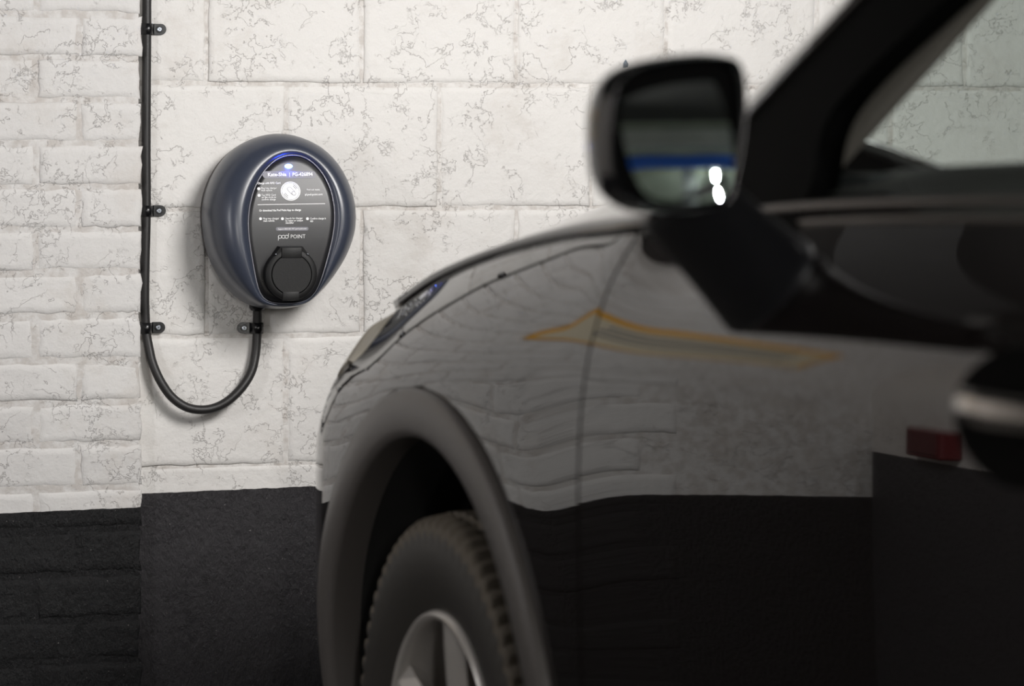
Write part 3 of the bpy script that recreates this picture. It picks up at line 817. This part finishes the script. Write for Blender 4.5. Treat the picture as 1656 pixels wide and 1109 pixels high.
def archu(w_, r=ARCH_O+0.004): return math.sqrt(max(0.0, r*r-(w_-WZ)**2))
def build_side(sgn):
    near = sgn > 0
    WA = WZ+ARCH_O+0.004
    wlow = lambda us: min(WA, belt(us)-0.055)
    # wing above the arch
    rows = []
    topw = lambda us: belt(us)
    nC = 46
    nR_ = 26
    for j in range(nR_+1):
        t = j/nR_
        row = []
        # left edge follows the lamp edge, right edge follows the shut line; top follows the bonnet line
        for i in range(nC+1):
            f = i/nC
            w_ = WA
            ul, ur = lampedge(WA), gap(WA)-0.003
            for _ in range(12):
                us = ul+(ur-ul)*f
                w_ = WA+(topw(us)-WA)*t if topw(us) > WA else WA
                ul = lampedge(w_); ur = gap(w_)-0.003
            row.append((ul+(ur-ul)*f, w_))
        rows.append(row)
    wing = grid_panel('wing', rows, M['paint'], car, (0, 1, 1, 1), sgn=sgn)
    # wing between arch and door
    rows = []
    for w_ in span(0.24, WA, 40):
        a = archu(w_); b = gap(w_)-0.003
        rows.append([(a+(b-a)*i/16, w_) for i in range(17)])
    grid_panel('wing_rear', rows, M['paint'], car, (1, 0, 0, 1), sgn=sgn)
    # front corner: from arch round to the middle of the nose
    rows = []
    for j in range(41):
        row = []
        for i in range(61):
            w_ = 0.24+(WA-0.24)*j/40
            for _ in range(8):
                us = UEND+(-archu(w_)-UEND)*i/60; w_ = 0.24+(wlow(us)-0.24)*j/40
            row.append((us, w_))
        rows.append(row)
    grid_panel('bumper', rows, M['paint'], car, (1, 0, 0, 0), sgn=sgn)
    # headlamp
    rows = []
    for j in range(15):
        t = j/14; row = []
        for i in range(41):
            f = i/40; w_ = WA
            for _ in range(8):
                ue = lampedge(w_)-0.004; us = (UEND*0.62)+(ue-UEND*0.62)*f
                w_ = wlow(us)+0.003+(belt(us)-0.007-wlow(us))*t
            row.append((us, w_))
        rows.append(row)
    # only where the belt is above the arch line
    for q_ in range(1, 7):
        rows.append([(us, w_+0.042*q_) for us, w_ in rows[14]])
    def lampfn(us, w_):
        wb = belt(us)-0.004; e = w_-wb
        if e <= 0: return body(us, w_)
        p, n = plan(us); b = body(us, wb)
        return Vector((b.x-n.x*e+0.25*e, b.y-n.y*e, wb+0.30*e-0.75*e*e))
    grid_panel('headlamp', rows, M['lamp'], car, (1, 1, 1, 1), sgn=sgn, fn=lampfn)
    # front door
    rows = []
    UB = 1.74
    for j in range(47):
        t = j/46; row = []
        for i in range(61):
            f = i/60; w_ = 0.3
            for _ in range(8):
                ul = gap(w_)+0.003; us = ul+(UB-ul)*f; w_ = 0.24+(belt(us)-0.24)*t
            row.append((us, w_))
        rows.append(row)
    door = grid_panel('front_door', rows, M['paint'], car, (1, 1, 1, 1), sgn=sgn)
    rows = []
    for j in range(31):
        t = j/30; rows.append([(1.746+(2.62-1.746)*i/30, 0.24+(belt(1.746+(2.62-1.746)*i/30)-0.24)*t) for i in range(31)])
    grid_panel('rear_door', rows, M['paint'], car, (1, 1, 1, 1), sgn=sgn)
    rows = []
    for j in range(31):
        t = j/30; rows.append([(2.626+(3.45-2.626)*i/30, 0.3+(belt(2.626+(3.45-2.626)*i/30)-0.3)*t) for i in range(31)])
    grid_panel('rear_wing', rows, M['paint'], car, (1, 1, 1, 1), sgn=sgn)
    # plastic arch cladding: a swept band proud of the body
    V, Fc = [], []
    sect = [(ARCH_O, -0.004), (ARCH_O-0.001, 0.007), (ARCH_O-0.006, 0.011), (ARCH_O-0.03, 0.013), (ARCH_I+0.012, 0.012), (ARCH_I+0.003, 0.008), (ARCH_I, 0.0), (ARCH_I+0.004, -0.04)]
    na = 72
    for k in range(na+1):
        a = math.radians(-12)+math.radians(204)*k/na
        for r, h in sect:
            us = r*math.cos(a); w_ = WZ+r*math.sin(a)
            p = body(us, max(w_, 0.2)); p.z = w_
            V.append((p.x, -(p.y+h), p.z) if near else (p.x, CW+p.y+h, p.z))
    ns = len(sect)
    for k in range(na):
        for j in range(ns-1): Fc.append((k*ns+j, k*ns+j+1, (k+1)*ns+j+1, (k+1)*ns+j))
    o = raw('arch_cladding', V, Fc, M['clad'], car, True); o.data.set_sharp_from_angle(angle=math.radians(60))
    # ribbed liner of the wheel house
    V, Fc = [], []
    lay = [-0.03, -0.10, -0.105, -0.16, -0.165, -0.22, -0.225, -0.30, -0.36]
    for k in range(na+1):
        a = math.radians(-20)+math.radians(220)*k/na
        for j, v in enumerate(lay):
            r = ARCH_I+0.006-(0.012 if j % 4 in (1, 2) else 0)
            V.append((r*math.cos(a), -v if near else CW+v, WZ+r*math.sin(a)))
    ns = len(lay)
    for k in range(na):
        for j in range(ns-1): Fc.append((k*ns+j, k*ns+j+1, (k+1)*ns+j+1, (k+1)*ns+j))
    Fc.append(tuple(k*ns+ns-1 for k in range(na+1)))
    raw('arch_liner', V, Fc, M['liner'], car, False)
    return door
door = build_side(1)
build_side(-1)

# inner body behind the shut lines
def lbx(name, lo, hi, m, bev=0.01, parent=car):
    bm = bmesh.new(); box_bm(bm, lo, hi, bev); return frombm(name, bm, m, parent)
lbx('inner_structure', (0.47, 0.05, 0.22), (3.4, CW-0.05, 0.52), M['blackmatt'])
lbx('inner_sill', (0.50, 0.055, 0.22), (0.66, 0.12, 0.95), M['blackmatt'])
lbx('bulkhead', (0.48, 0.10, 0.30), (0.56, CW-0.10, 1.02), M['blackmatt'])
lbx('rear_closing_panel', (3.40, 0.08, 0.25), (3.48, CW-0.08, 1.15), M['paint'])

# bonnet
rows_u = span(-0.80, 0.62, 36)
V, Fc = [], []; nv = 40
def bon_edge(u):
    p = body(u, belt(u)); return p
NU = 44
for i in range(NU+1):
    for j in range(nv+1):
        f = j/nv; fe = min(f, 1-f)/0.13
        sm = min(1.0, max(0.0, (min(f, 1-f)-0.11)/0.2)); sm = sm*sm*(3-2*sm)
        u0 = -0.34-0.50*sm
        us = u0+(0.60-u0)*i/NU
        p = body(us, belt(us)+0.0005); v = p.y+(-CW-2*p.y)*f
        k = 1-(2*f-1)**2
        rr_ = min(1, max(0, (us+0.25)/0.75))
        cr = 0.050*(1-abs(2*f-1)**5)+0.060*rr_*math.exp(-((min(f, 1-f)-0.13)/0.075)**2)*min(1, fe*3)
        V.append((p.x-0.10*k*max(0.0, -us)*0.5, -v, p.z+cr))
for i in range(NU):
    for j in range(nv): Fc.append((i*(nv+1)+j, i*(nv+1)+j+1, (i+1)*(nv+1)+j+1, (i+1)*(nv+1)+j))
o = raw('bonnet', V, Fc, M['paint'], car, True)
so2 = o.modifiers.new('s', 'SOLIDIFY'); so2.thickness = 0.012; so2.offset = 1 if False else -1

# greenhouse -------------------------------------------------
def green(us, w_):
    wb = belt(us)
    return Vector((us, -0.100-(w_-wb)*0.48-0.10*max(0, w_-wb)**2, w_))
gh = lambda px, py: side_hit(px, py, green)
L1 = gh(1219, 140); L2 = gh(1351, 0)
sl = (L2[1]-L1[1])/(L2[0]-L1[0])
print('pillar', L1, L2, sl)
ROOF = 1.53
def pil(w_): return L1[0]+(w_-L1[1])/sl
def pil2(w_):        # pillar line curving over into the roof
    return pil(w_)+1.4*max(0, w_-1.40)**2
W0 = 1.085
def poly_side(name, pts, m, parent=car, inner=0.02, outer=0.0, sub=6, surf=green):
    """closed polygon of (us, w) on the greenhouse side, thick"""
    P = []
    for (a, b), (c, d) in zip(pts, pts[1:]+pts[:1]):
        for i in range(sub): P.append((a+(c-a)*i/sub, b+(d-b)*i/sub))
    n = len(P)
    V = []
    for us, w_ in P: p = surf(us, w_); V.append((p.x, -(p.y+outer), p.z))
    for us, w_ in P: p = surf(us, w_); V.append((p.x, -(p.y-inner), p.z))
    bm = bmesh.new(); vs = [bm.verts.new(v) for v in V]
    bm.faces.new(vs[:n]); bm.faces.new(vs[n:][::-1])
    for k in range(n): bm.faces.new((vs[k], vs[(k+1) % n], vs[n+(k+1) % n], vs[n+k]))
    bmesh.ops.triangulate(bm, faces=[f for f in bm.faces if len(f.verts) > 4])
    return frombm(name, bm, m, parent)
def sweep(name, line, sect, m, parent=car):
    """section (a, b) swept along line points; a runs along the car, b outward"""
    V, Fc = [], []; ns = len(sect)
    for p in line:
        for a, b in sect: V.append((p.x+a, -(p.y+b), p.z))
    for i in range(len(line)-1):
        for k in range(ns): Fc.append((i*ns+k, i*ns+(k+1) % ns, (i+1)*ns+(k+1) % ns, (i+1)*ns+k))
    Fc += [tuple(range(ns)), tuple((len(line)-1)*ns+k for k in range(ns-1, -1, -1))]
    return raw(name, V, Fc, m, parent, True)
# A-pillar skin
line = [green(pil2(w_), w_) for w_ in span(W0-0.03, ROOF-0.02, 16)]
sect = [(-0.012, -0.045), (-0.009, -0.016), (0.0, -0.006), (0.03, 0.0015), (0.06, 0.0075), (0.082, 0.011), (0.086, 0.004), (0.086, -0.045)]
sweep('windscreen_pillar', line, sect, M['paint'])
# door window frame, with the mirror sail
R1, R2, R3 = gh(1533, 0), gh(1351, 178), gh(1310, 318)
sl2 = (R1[1]-R2[1])/(R1[0]-R2[0])
print('frame', R1, R2, R3)
WT = 1.47
uT = R2[0]+(WT-R2[1])/sl2
def strip_side(name, A, B, m, inner=0.03, outer=0.004):
    V, Fc = [], []
    for (ua, wa), (ub, wb_) in zip(A, B):
        for us, w_ in ((ua, wa), (ub, wb_)):
            p = green(us, w_); V += [(p.x, -(p.y+outer), p.z), (p.x, -(p.y-inner), p.z)]
    for i in range(len(A)-1):
        a = 4*i; b = a+4
        Fc += [(a, a+2, b+2, b), (a+1, b+1, b+3, a+3), (a, b, b+1, a+1), (a+2, a+3, b+3, b+2)]
    e = 4*(len(A)-1); Fc += [(0, 1, 3, 2), (e, e+2, e+3, e+1)]
    return raw(name, V, Fc, m, car)
edge = sorted([(W0, R3[0]), (R3[1], R3[0]), (R2[1]-0.012, R2[0]-0.003), (R2[1]+0.02, R2[0]+0.018), (R1[1], R1[0]), (WT-0.045, uT-0.03), (WT-0.02, uT+0.05)])
ws_ = span(W0, WT-0.021, 24)
PF = 0.084
wf = strip_side('window_frame', [(pil2(w_)+PF, w_) for w_ in ws_], [(interp(edge, w_), w_) for w_ in ws_], M['blackmatt'])
us2 = span(pil2(WT-0.02)+PF, 1.74, 16)
strip_side('window_frame_top', [(u, WT-0.022) for u in us2], [(u, WT+0.02) for u in us2], M['blackmatt'])
poly_side('centre_pillar', [(1.64, W0+0.005), (1.64, WT), (1.84, WT), (1.84, W0+0.01)], M['blackgloss'], car, 0.03, 0.002)
# side glass
def glass_poly(name, pts, parent=car, inner=0.008):
    V = []
    for us, w_ in pts: p = green(us, w_); V.append((p.x, -(p.y-inner), p.z))
    return raw(name, V, [tuple(range(len(pts)))], M['glass'], parent, True)
glass_poly('side_window', [(R3[0]-0.01, W0), (R2[0]-0.015, R2[1]), (uT-0.02, WT), (1.70, WT), (1.70, W0+0.01)], inner=0.016)
glass_poly('rear_side_window', [(1.80, W0+0.02), (1.80, WT), (2.5, WT), (2.62, 1.13)])
poly_side('rear_pillar', [(2.45, WT+0.03), (3.25, 1.42), (3.42, 1.16), (2.6, 1.13)], M['paint'], car, 0.03, 0.002)
# belt seals: two glossy strips under the window
for nm, dz_, hh, out_, m in (('belt_seal', 0.013, 0.0095, 0.008, M['seal']), ('belt_strip', -0.003, 0.009, 0.011, M['seal'])):
    us_ = span(0.80, 1.73, 24)
    line = [body(u, belt(u)) + Vector((0, 0, dz_)) for u in us_]
    sweep(nm, line, [(0, -0.02), (0.0, out_*0.6), (0.001, out_)][:0] or [(0, 0), (0, 0)][:0] or [(0.0, -0.004)], m) if False else None
    V, Fc = [], []
    K = 10
    for p in line:
        for k in range(K):
            a = 2*PI*k/K; V.append((p.x, -(p.y+out_*math.cos(a)*0.8), p.z+hh*0.6*math.sin(a)))
    for i in range(len(line)-1):
        for k in range(K): Fc.append((i*K+k, i*K+(k+1) % K, (i+1)*K+(k+1) % K, (i+1)*K+k))
    raw(nm, V, Fc, m, car, True)
# inner pillar trim seen through the side glass
def inner_pt(px, py, v):
    # point on the plane v = const
    q = (px-HX)/F; u = (q*(WY-v*CS)-WX+v*CC)/(CS+q*CC)
    Y = WY-u*CC-v*CS; return Vector((u, v, EYE-(py-HY)/F*Y))
t1 = inner_pt(1384, 248, -0.215); t2 = inner_pt(1609, 0, -0.290)
d_ = t2-t1
tl_ = [t1-d_*0.35, t1-d_*0.12, t1, t1+d_*0.25, t1+d_*0.5, t1+d_*0.75, t2, t2+d_*0.35, t2+d_*0.8, t2+d_*1.1]
tl_[0] += Vector((-0.01, -0.01, 0))
sect = [(0.0, 0.0), (-0.03, 0.012), (-0.08, 0.03), (-0.13, 0.045), (-0.16, 0.04), (-0.15, 0.0), (-0.08, -0.015)]
sweep('pillar_trim', [p for p in tl_ if p.z < 1.5], sect, M['trim'])
# windscreen, roof
V = []
wl_ = span(W0-0.02, ROOF-0.03, 8)
nc = 12
for w_ in wl_:
    p = green(pil2(w_)+0.02, w_); p.y -= 0.03
    for j in range(nc+1):
        f = j/nc; k = 1-(2*f-1)**2
        V.append((p.x-0.16*k, -(p.y+(-CW-2*p.y)*f), w_+0.02*k))
Fc = [(i*(nc+1)+j, i*(nc+1)+j+1, (i+1)*(nc+1)+j+1, (i+1)*(nc+1)+j) for i in range(len(wl_)-1) for j in range(nc)]
raw('windscreen', V, Fc, M['glass'], car, True)
V, Fc = [], []
ul_ = span(pil2(ROOF-0.03)+0.0, 3.15, 16)
for u in ul_:
    p = green(min(u, 2.4), 1.49)
    for j in range(nc+1):
        f = j/nc; k = 1-abs(2*f-1)**2.5
        V.append((u-0.16*(1-(2*f-1)**2)*max(0, 1-(u-ul_[0])/0.6), -(p.y+(-CW-2*p.y)*f), 1.49+0.075*k-0.03*max(0, u-2.0)**2))
n1 = nc+1
Fc = [(i*n1+j, i*n1+j+1, (i+1)*n1+j+1, (i+1)*n1+j) for i in range(len(ul_)-1) for j in range(nc)]
o = raw('roof', V, Fc, M['paint'], car, True); sm_ = o.modifiers.new('s', 'SOLIDIFY'); sm_.thickness = 0.02; sm_.offset = 0
# far pillars so the roof stands on both sides
V2 = [green(pil2(w_), w_) for w_ in span(W0-0.03, ROOF-0.02, 12)]
Vv, Fc = [], []
sect = [(0.0, -0.045), (0.008, -0.012), (0.025, 0.0), (0.10, 0.0), (0.10, -0.045)]
for p in V2:
    for a, b in sect: Vv.append((p.x+a, CW+p.y+b, p.z))
ns = len(sect)
for i in range(len(V2)-1):
    for k in range(ns): Fc.append((i*ns+k, i*ns+(k+1) % ns, (i+1)*ns+(k+1) % ns, (i+1)*ns+k))
raw('windscreen_pillar', Vv, Fc, M['paint'], car, True)
# dashboard
V, Fc = [], []
prof = [(0.60, 1.03), (0.70, 1.10), (0.80, 1.132), (0.95, 1.148), (1.08, 1.153), (1.14, 1.146), (1.17, 1.115), (1.18, 1.0), (1.15, 0.85), (1.0, 0.7)]
for v in span(-0.13, -CW+0.13, 20):
    for u, z in prof:
        k = min(1, (min(-v-0.13, CW-0.13+v)+0.0)/0.12)
        V.append((u-(1-k)*0.03, -v, z-0.03*(1-k)**2))
n1 = len(prof)
Fc = [(i*n1+j, i*n1+j+1, (i+1)*n1+j+1, (i+1)*n1+j) for i in range(20) for j in range(n1-1)]
raw('dashboard', V, Fc, M['dash'], car, True)
t = inner_pt(1412, 292, -0.19)
lbx('dashboard_vent', (t.x-0.05, 0.165, t.z-0.025), (t.x+0.05, 0.215, t.z+0.008), plain('vent_grey', (0.08, 0.09, 0.095), 0.25), 0.008)
lbx('door_lining', (0.75, 0.10, 0.5), (1.72, 0.14, W0-0.01), M['blackmatt'], 0.02)

# door handle in its dish
hu, hw = side_hit(1578, 642)
hb = lambda u, w_, e: (lambda p: (p.x, -(p.y+e), p.z))(body(u, w_))
V, Fc = [], []
for i in range(17):
    f = i/16; u = hu+0.185*f
    bow = 0.040*math.sin(PI*min(1, max(0, f)))**0.5+0.004
    rr = 0.0125*(0.55+0.45*math.sin(PI*f)**0.4)
    for k in range(12):
        a = 2*PI*k/12; V.append(hb(u, hw+rr*1.15*math.sin(a)-0.004*f, bow+0.006*math.cos(a)))
for i in range(16):
    for k in range(12): Fc.append((i*12+k, i*12+(k+1) % 12, (i+1)*12+(k+1) % 12, (i+1)*12+k))
Fc += [tuple(range(12)), tuple(16*12+k for k in range(12))]
raw('door_handle', V, Fc, M['chrome'], door, True)
V, Fc = [], []
K = 36
for r, e in ((1.0, 0.0015), (0.93, 0.0022), (0.85, 0.0018), (0.5, 0.001)):
    for k in range(K):
        a = 2*PI*k/K; V.append(hb(hu+0.07+0.105*r*math.cos(a), hw-0.012+0.058*r*math.sin(a), e))
for i in range(3):
    for k in range(K): Fc.append((i*K+k, i*K+(k+1) % K, (i+1)*K+(k+1) % K, (i+1)*K+k))
Fc.append(tuple(3*K+k for k in range(K)))
raw('handle_dish', V, Fc, M['blackmatt'], door, True)

# wing mirror -------------------------------------------------
MU = 1.16                                   # where the rim stands along the car
yaw = math.radians(10)                      # rim faces this far right of straight back to the lens
rim_px = [(992, 152), (1008, 124), (1036, 106), (1075, 96), (1115, 90), (1153, 88), (1183, 92), (1199, 103), (1207, 130), (1209, 180), (1204, 230), (1196, 275), (1186, 318), (1168, 335), (1135, 343), (1073, 344), (1036, 336), (1008, 318), (992, 290), (985, 245), (984, 195)]
mc = c2w(MU, 0.14, 1.18)
nrm = Vector((math.sin(yaw), -math.cos(yaw), 0)); ax = Vector((math.cos(yaw), math.sin(yaw), 0)); az = Vector((0, 0, 1))
def mir(px, py, back=0.0):
    d = Vector(((px-HX)/F, 1, -(py-HY)/F)); o0 = Vector((0, 0, EYE)); c = mc-nrm*back
    t = (c-o0).dot(nrm)/d.dot(nrm); p = o0+d*t-mc
    return p.dot(ax), p.dot(az)
Minv = car.matrix_basis if False else (Matrix.Translation((WX, WY, 0)) @ Matrix.Rotation(math.radians(-70), 4, 'Z')).inverted()
def m2c(a, b, back): return tuple(Minv @ (mc+ax*a+az*b-nrm*back))
def closed_spline(pts, n):
    P = [Vector((*p, 0)) for p in pts]; out = []; m = len(P)
    for i in range(m):
        p0, p1, p2, p3 = P[i-1], P[i], P[(i+1) % m], P[(i+2) % m]
        for k in range(n):
            t = k/n; q = 0.5*((2*p1)+(p2-p0)*t+(2*p0-5*p1+4*p2-p3)*t*t+(3*p1-p0-3*p2+p3)*t**3); out.append((q.x, q.y))
    return out
rim = closed_spline([mir(*p) for p in rim_px], 4)
cx_ = sum(p[0] for p in rim)/len(rim); cy_ = sum(p[1] for p in rim)/len(rim)
rs = lambda k, dx=0, dy=0: [(cx_+(a-cx_)*k+dx, cy_+(b-cy_)*k+dy) for a, b in rim]
gl_px = [(1006, 190), (1012, 158), (1042, 125), (1088, 109), (1130, 108), (1160, 135), (1178, 190), (1184, 240), (1182, 280), (1168, 316), (1116, 327), (1052, 319), (1026, 286), (1012, 240)]
gl_o = closed_spline([mir(*p, 0.012) for p in gl_px], 6)
# housing: outside shell forward of the rim, lip, and inside well
secs = [(rs(0.90), 0.014), (rs(0.95), 0.003), (rs(0.985), -0.001), (rs(1.0), 0.004), (rs(1.03, -0.004), 0.02), (rs(1.02, -0.008), 0.045), (rs(0.96, -0.010), 0.07), (rs(0.82, -0.010), 0.095), (rs(0.60, -0.008), 0.113), (rs(0.30, -0.006), 0.122)]
V = []; NR = len(rim)
for A, bk in secs: V += [m2c(a, b, bk) for a, b in A]
Fc = [(i*NR+k, i*NR+(k+1) % NR, (i+1)*NR+(k+1) % NR, (i+1)*NR+k) for i in range(len(secs)-1) for k in range(NR)]
Fc.append(tuple((len(secs)-1)*NR+k for k in range(NR)))
mh = raw('wing_mirror', V, Fc, M['blackgloss'], car, True)
V = [m2c(a, b, bk) for A, bk in ((rs(0.91), 0.0135), (rs(0.88), 0.022)) for a, b in A]
Fc = [(k, (k+1) % NR, NR+(k+1) % NR, NR+k) for k in range(NR)]+[tuple(NR+k for k in range(NR))]
raw('mirror_well', V, Fc, M['blackmatt'], mh)
# convex glass, tipped up a little
gcx = sum(p[0] for p in gl_o)/len(gl_o); gcy = sum(p[1] for p in gl_o)/len(gl_o)
TY, TZ, RR = math.radians(-2.0), math.radians(9.5), 0.9
V = []; NG = len(gl_o); lv = [1.0, 0.85, 0.7, 0.55, 0.4, 0.2]
def gpt(a, b):
    x, y = a-gcx, b-gcy
    return m2c(a, b, 0.013+(x*x+y*y)/(2*RR)+x*math.tan(TY)+y*math.tan(TZ))
for k_ in lv: V += [gpt(gcx+(a-gcx)*k_, gcy+(b-gcy)*k_) for a, b in gl_o]
V.append(gpt(gcx, gcy))
Fc = [(i*NG+k, i*NG+(k+1) % NG, (i+1)*NG+(k+1) % NG, (i+1)*NG+k) for i in range(len(lv)-1) for k in range(NG)]
Fc += [((len(lv)-1)*NG+k, (len(lv)-1)*NG+(k+1) % NG, len(V)-1) for k in range(NG)]
raw('mirror_glass', V, Fc, M['mirror'], mh, True)
# foot: from the underside of the housing down to the door skin
fa = side_hit(1128, 470); fb = side_hit(1235, 372)
print('foot', fa, fb)
def ringpts(c, a, b, K=20): return [c+a*math.cos(2*PI*k/K)+b*math.sin(2*PI*k/K) for k in range(K)]
B0 = body(fa[0]+0.02, fa[1]+0.03)
foot_secs = []
mcl = Vector(m2c(0.02, -0.065, 0.05))
for f in span(0, 1, 8):
    top = Vector((mcl.x, -mcl.y, mcl.z)); bot = body(0.97, 1.02); bot.y -= 0.015
    c = bot.lerp(top, f); c.z += 0.0
    ra = 0.085*(1-f)+0.06*f; rb = 0.055*(1-f)**1.5+0.028
    foot_secs.append([Vector((c.x+ra*math.cos(2*PI*k/20), c.y+0.025*(1+f*0.6)*math.sin(2*PI*k/20)*0.9, c.z+rb*math.sin(2*PI*k/20)*-0.6+0.02*math.cos(2*PI*k/20))) for k in range(20)])
V = [(p.x, -p.y, p.z) for S in foot_secs for p in S]
Fc = [(i*20+k, i*20+(k+1) % 20, (i+1)*20+(k+1) % 20, (i+1)*20+k) for i in range(8) for k in range(20)]+[tuple(range(20)), tuple(160+k for k in range(20))]
raw('mirror_foot', V, Fc, M['footplastic'], mh, True)

# front wheel -------------------------------------------------
TW, TR = 0.205, 0.343
def make_wheel(u0, v0, steer, near=True):
    y0 = -v0 if near else CW+v0
    sg_ = 1 if near else -1
    # tyre: lathe with grooved tread and shoulder blocks
    prof = []
    hw_ = TW/2
    prof_pts = [(0.212, -hw_*0.80), (0.226, -hw_*0.88), (0.262, -hw_*0.96), (0.292, -hw_*0.965), (0.300, -hw_*0.95), (0.318, -hw_*0.93), (0.330, -hw_*0.90), (0.337, -hw_*0.82),
                (0.3405, -hw_*0.62), (0.333, -hw_*0.60), (0.333, -hw_*0.54), (0.3425, -hw_*0.52), (0.343, -hw_*0.22), (0.335, -hw_*0.20), (0.335, -hw_*0.10), (0.343, -hw_*0.08)]
    full = prof_pts+[(r, -h) for r, h in prof_pts[::-1]]
    V, Fc = [], []; seg = 216; m_ = len(full)
    for k in range(seg):
        a = 2*PI*k/seg
        for j, (r, h) in enumerate(full):
            gr = 0.0
            jj = j if j < m_/2 else m_-1-j
            if (k % 3 == 0) and 5 <= jj <= 8: gr = 0.010
            if (k+1) % 3 == 0 and 11 <= jj <= 12: gr = 0.004
            V.append(((r-gr)*math.cos(a), h*sg_, (r-gr)*math.sin(a)))
    for k in range(seg):
        for j in range(m_-1): Fc.append((k*m_+j, ((k+1) % seg)*m_+j, ((k+1) % seg)*m_+j+1, k*m_+j+1))
    def put(o): o.location = (u0, y0+TW/2*sg_*1.0, WZ); o.rotation_euler = (0, 0, steer)
    ty = raw('tyre', V, Fc, M['rubber'], car, True); ty.data.set_sharp_from_angle(angle=math.radians(35)); put(ty)
    ty.data.materials.append(M['tread'])
    for i_, pg in enumerate(ty.data.polygons):
        if 5 <= i_ % (m_-1) <= m_-7: pg.material_index = 1
    f = -hw_*sg_
    rp = [(0.215, f*0.78), (0.212, f*0.86), (0.208, f*0.89), (0.203, f*0.87), (0.200, f*0.78), (0.199, f*0.5), (0.195, f*0.1), (0.193, f*-0.7), (0.222, f*-0.8)]
    V, Fc = lathe(rp, 72); rim_ = raw('wheel_rim', V, Fc, M['alloy'], car, True); rim_.data.set_sharp_from_angle(angle=math.radians(50)); put(rim_)
    V, Fc = lathe([(0.20, f*-0.1), (0.12, f*-0.1), (0.0, f*-0.1)], 48); raw('brake_drum', V, Fc, M['alloydark'], rim_)
    for i in range(5):
        a = math.radians(84)+2*PI*i/5
        V = []
        st = [(0.03, 0.030, f*0.60, 0.012), (0.07, 0.028, f*0.66, 0.016), (0.12, 0.030, f*0.72, 0.016), (0.17, 0.036, f*0.78, 0.014), (0.205, 0.044, f*0.80, 0.010)]
        for r, hw2, y, dp in st:
            for x, yy in ((-hw2, y-0.35*dp*-sg_*-1*0+dp*sg_*0.6), (-hw2*0.30, y-dp*sg_*0.35), (0.0, y-dp*sg_*0.55), (hw2*0.30, y-dp*sg_*0.35), (hw2, y+dp*sg_*0.6), (hw2*0.7, y+0.03*sg_), (-hw2*0.7, y+0.03*sg_)):
                V.append((r*math.cos(a)-x*math.sin(a), yy, r*math.sin(a)+x*math.cos(a)))
        Fc = [(i_*7+k, i_*7+(k+1) % 7, (i_+1)*7+(k+1) % 7, (i_+1)*7+k) for i_ in range(4) for k in range(7)]
        raw('spoke', V, Fc, M['alloy'], rim_, False)
    V, Fc = lathe([(0.052, f*0.4), (0.050, f*0.66), (0.044, f*0.71), (0.030, f*0.72), (0.028, f*0.75), (0.0, f*0.76)], 36); raw('hub_cap', V, Fc, M['alloy'], rim_, True)
    for i in range(5):
        a = math.radians(84+36)+2*PI*i/5
        V, Fc = tube([(0.058*math.cos(a), f*0.55, 0.058*math.sin(a)), (0.058*math.cos(a), f*0.70, 0.058*math.sin(a))], 0.009, 6); raw('wheel_nut', V, Fc, M['chrome'], rim_)
make_wheel(0.0, -0.004, math.radians(1))
make_wheel(0.0, -0.030, 0.0, near=False)
make_wheel(2.90, -0.030-0.2, 0.0)
make_wheel(2.90, -0.030-0.2, 0.0, near=False)

# the whole scene turned so that the walls lie along the axes
TURN = Matrix.Rotation(-TH, 4, 'Z')
bpy.context.view_layer.update()
for o in list(C.objects):
    if o.parent is None: o.matrix_world = TURN @ o.matrix_world
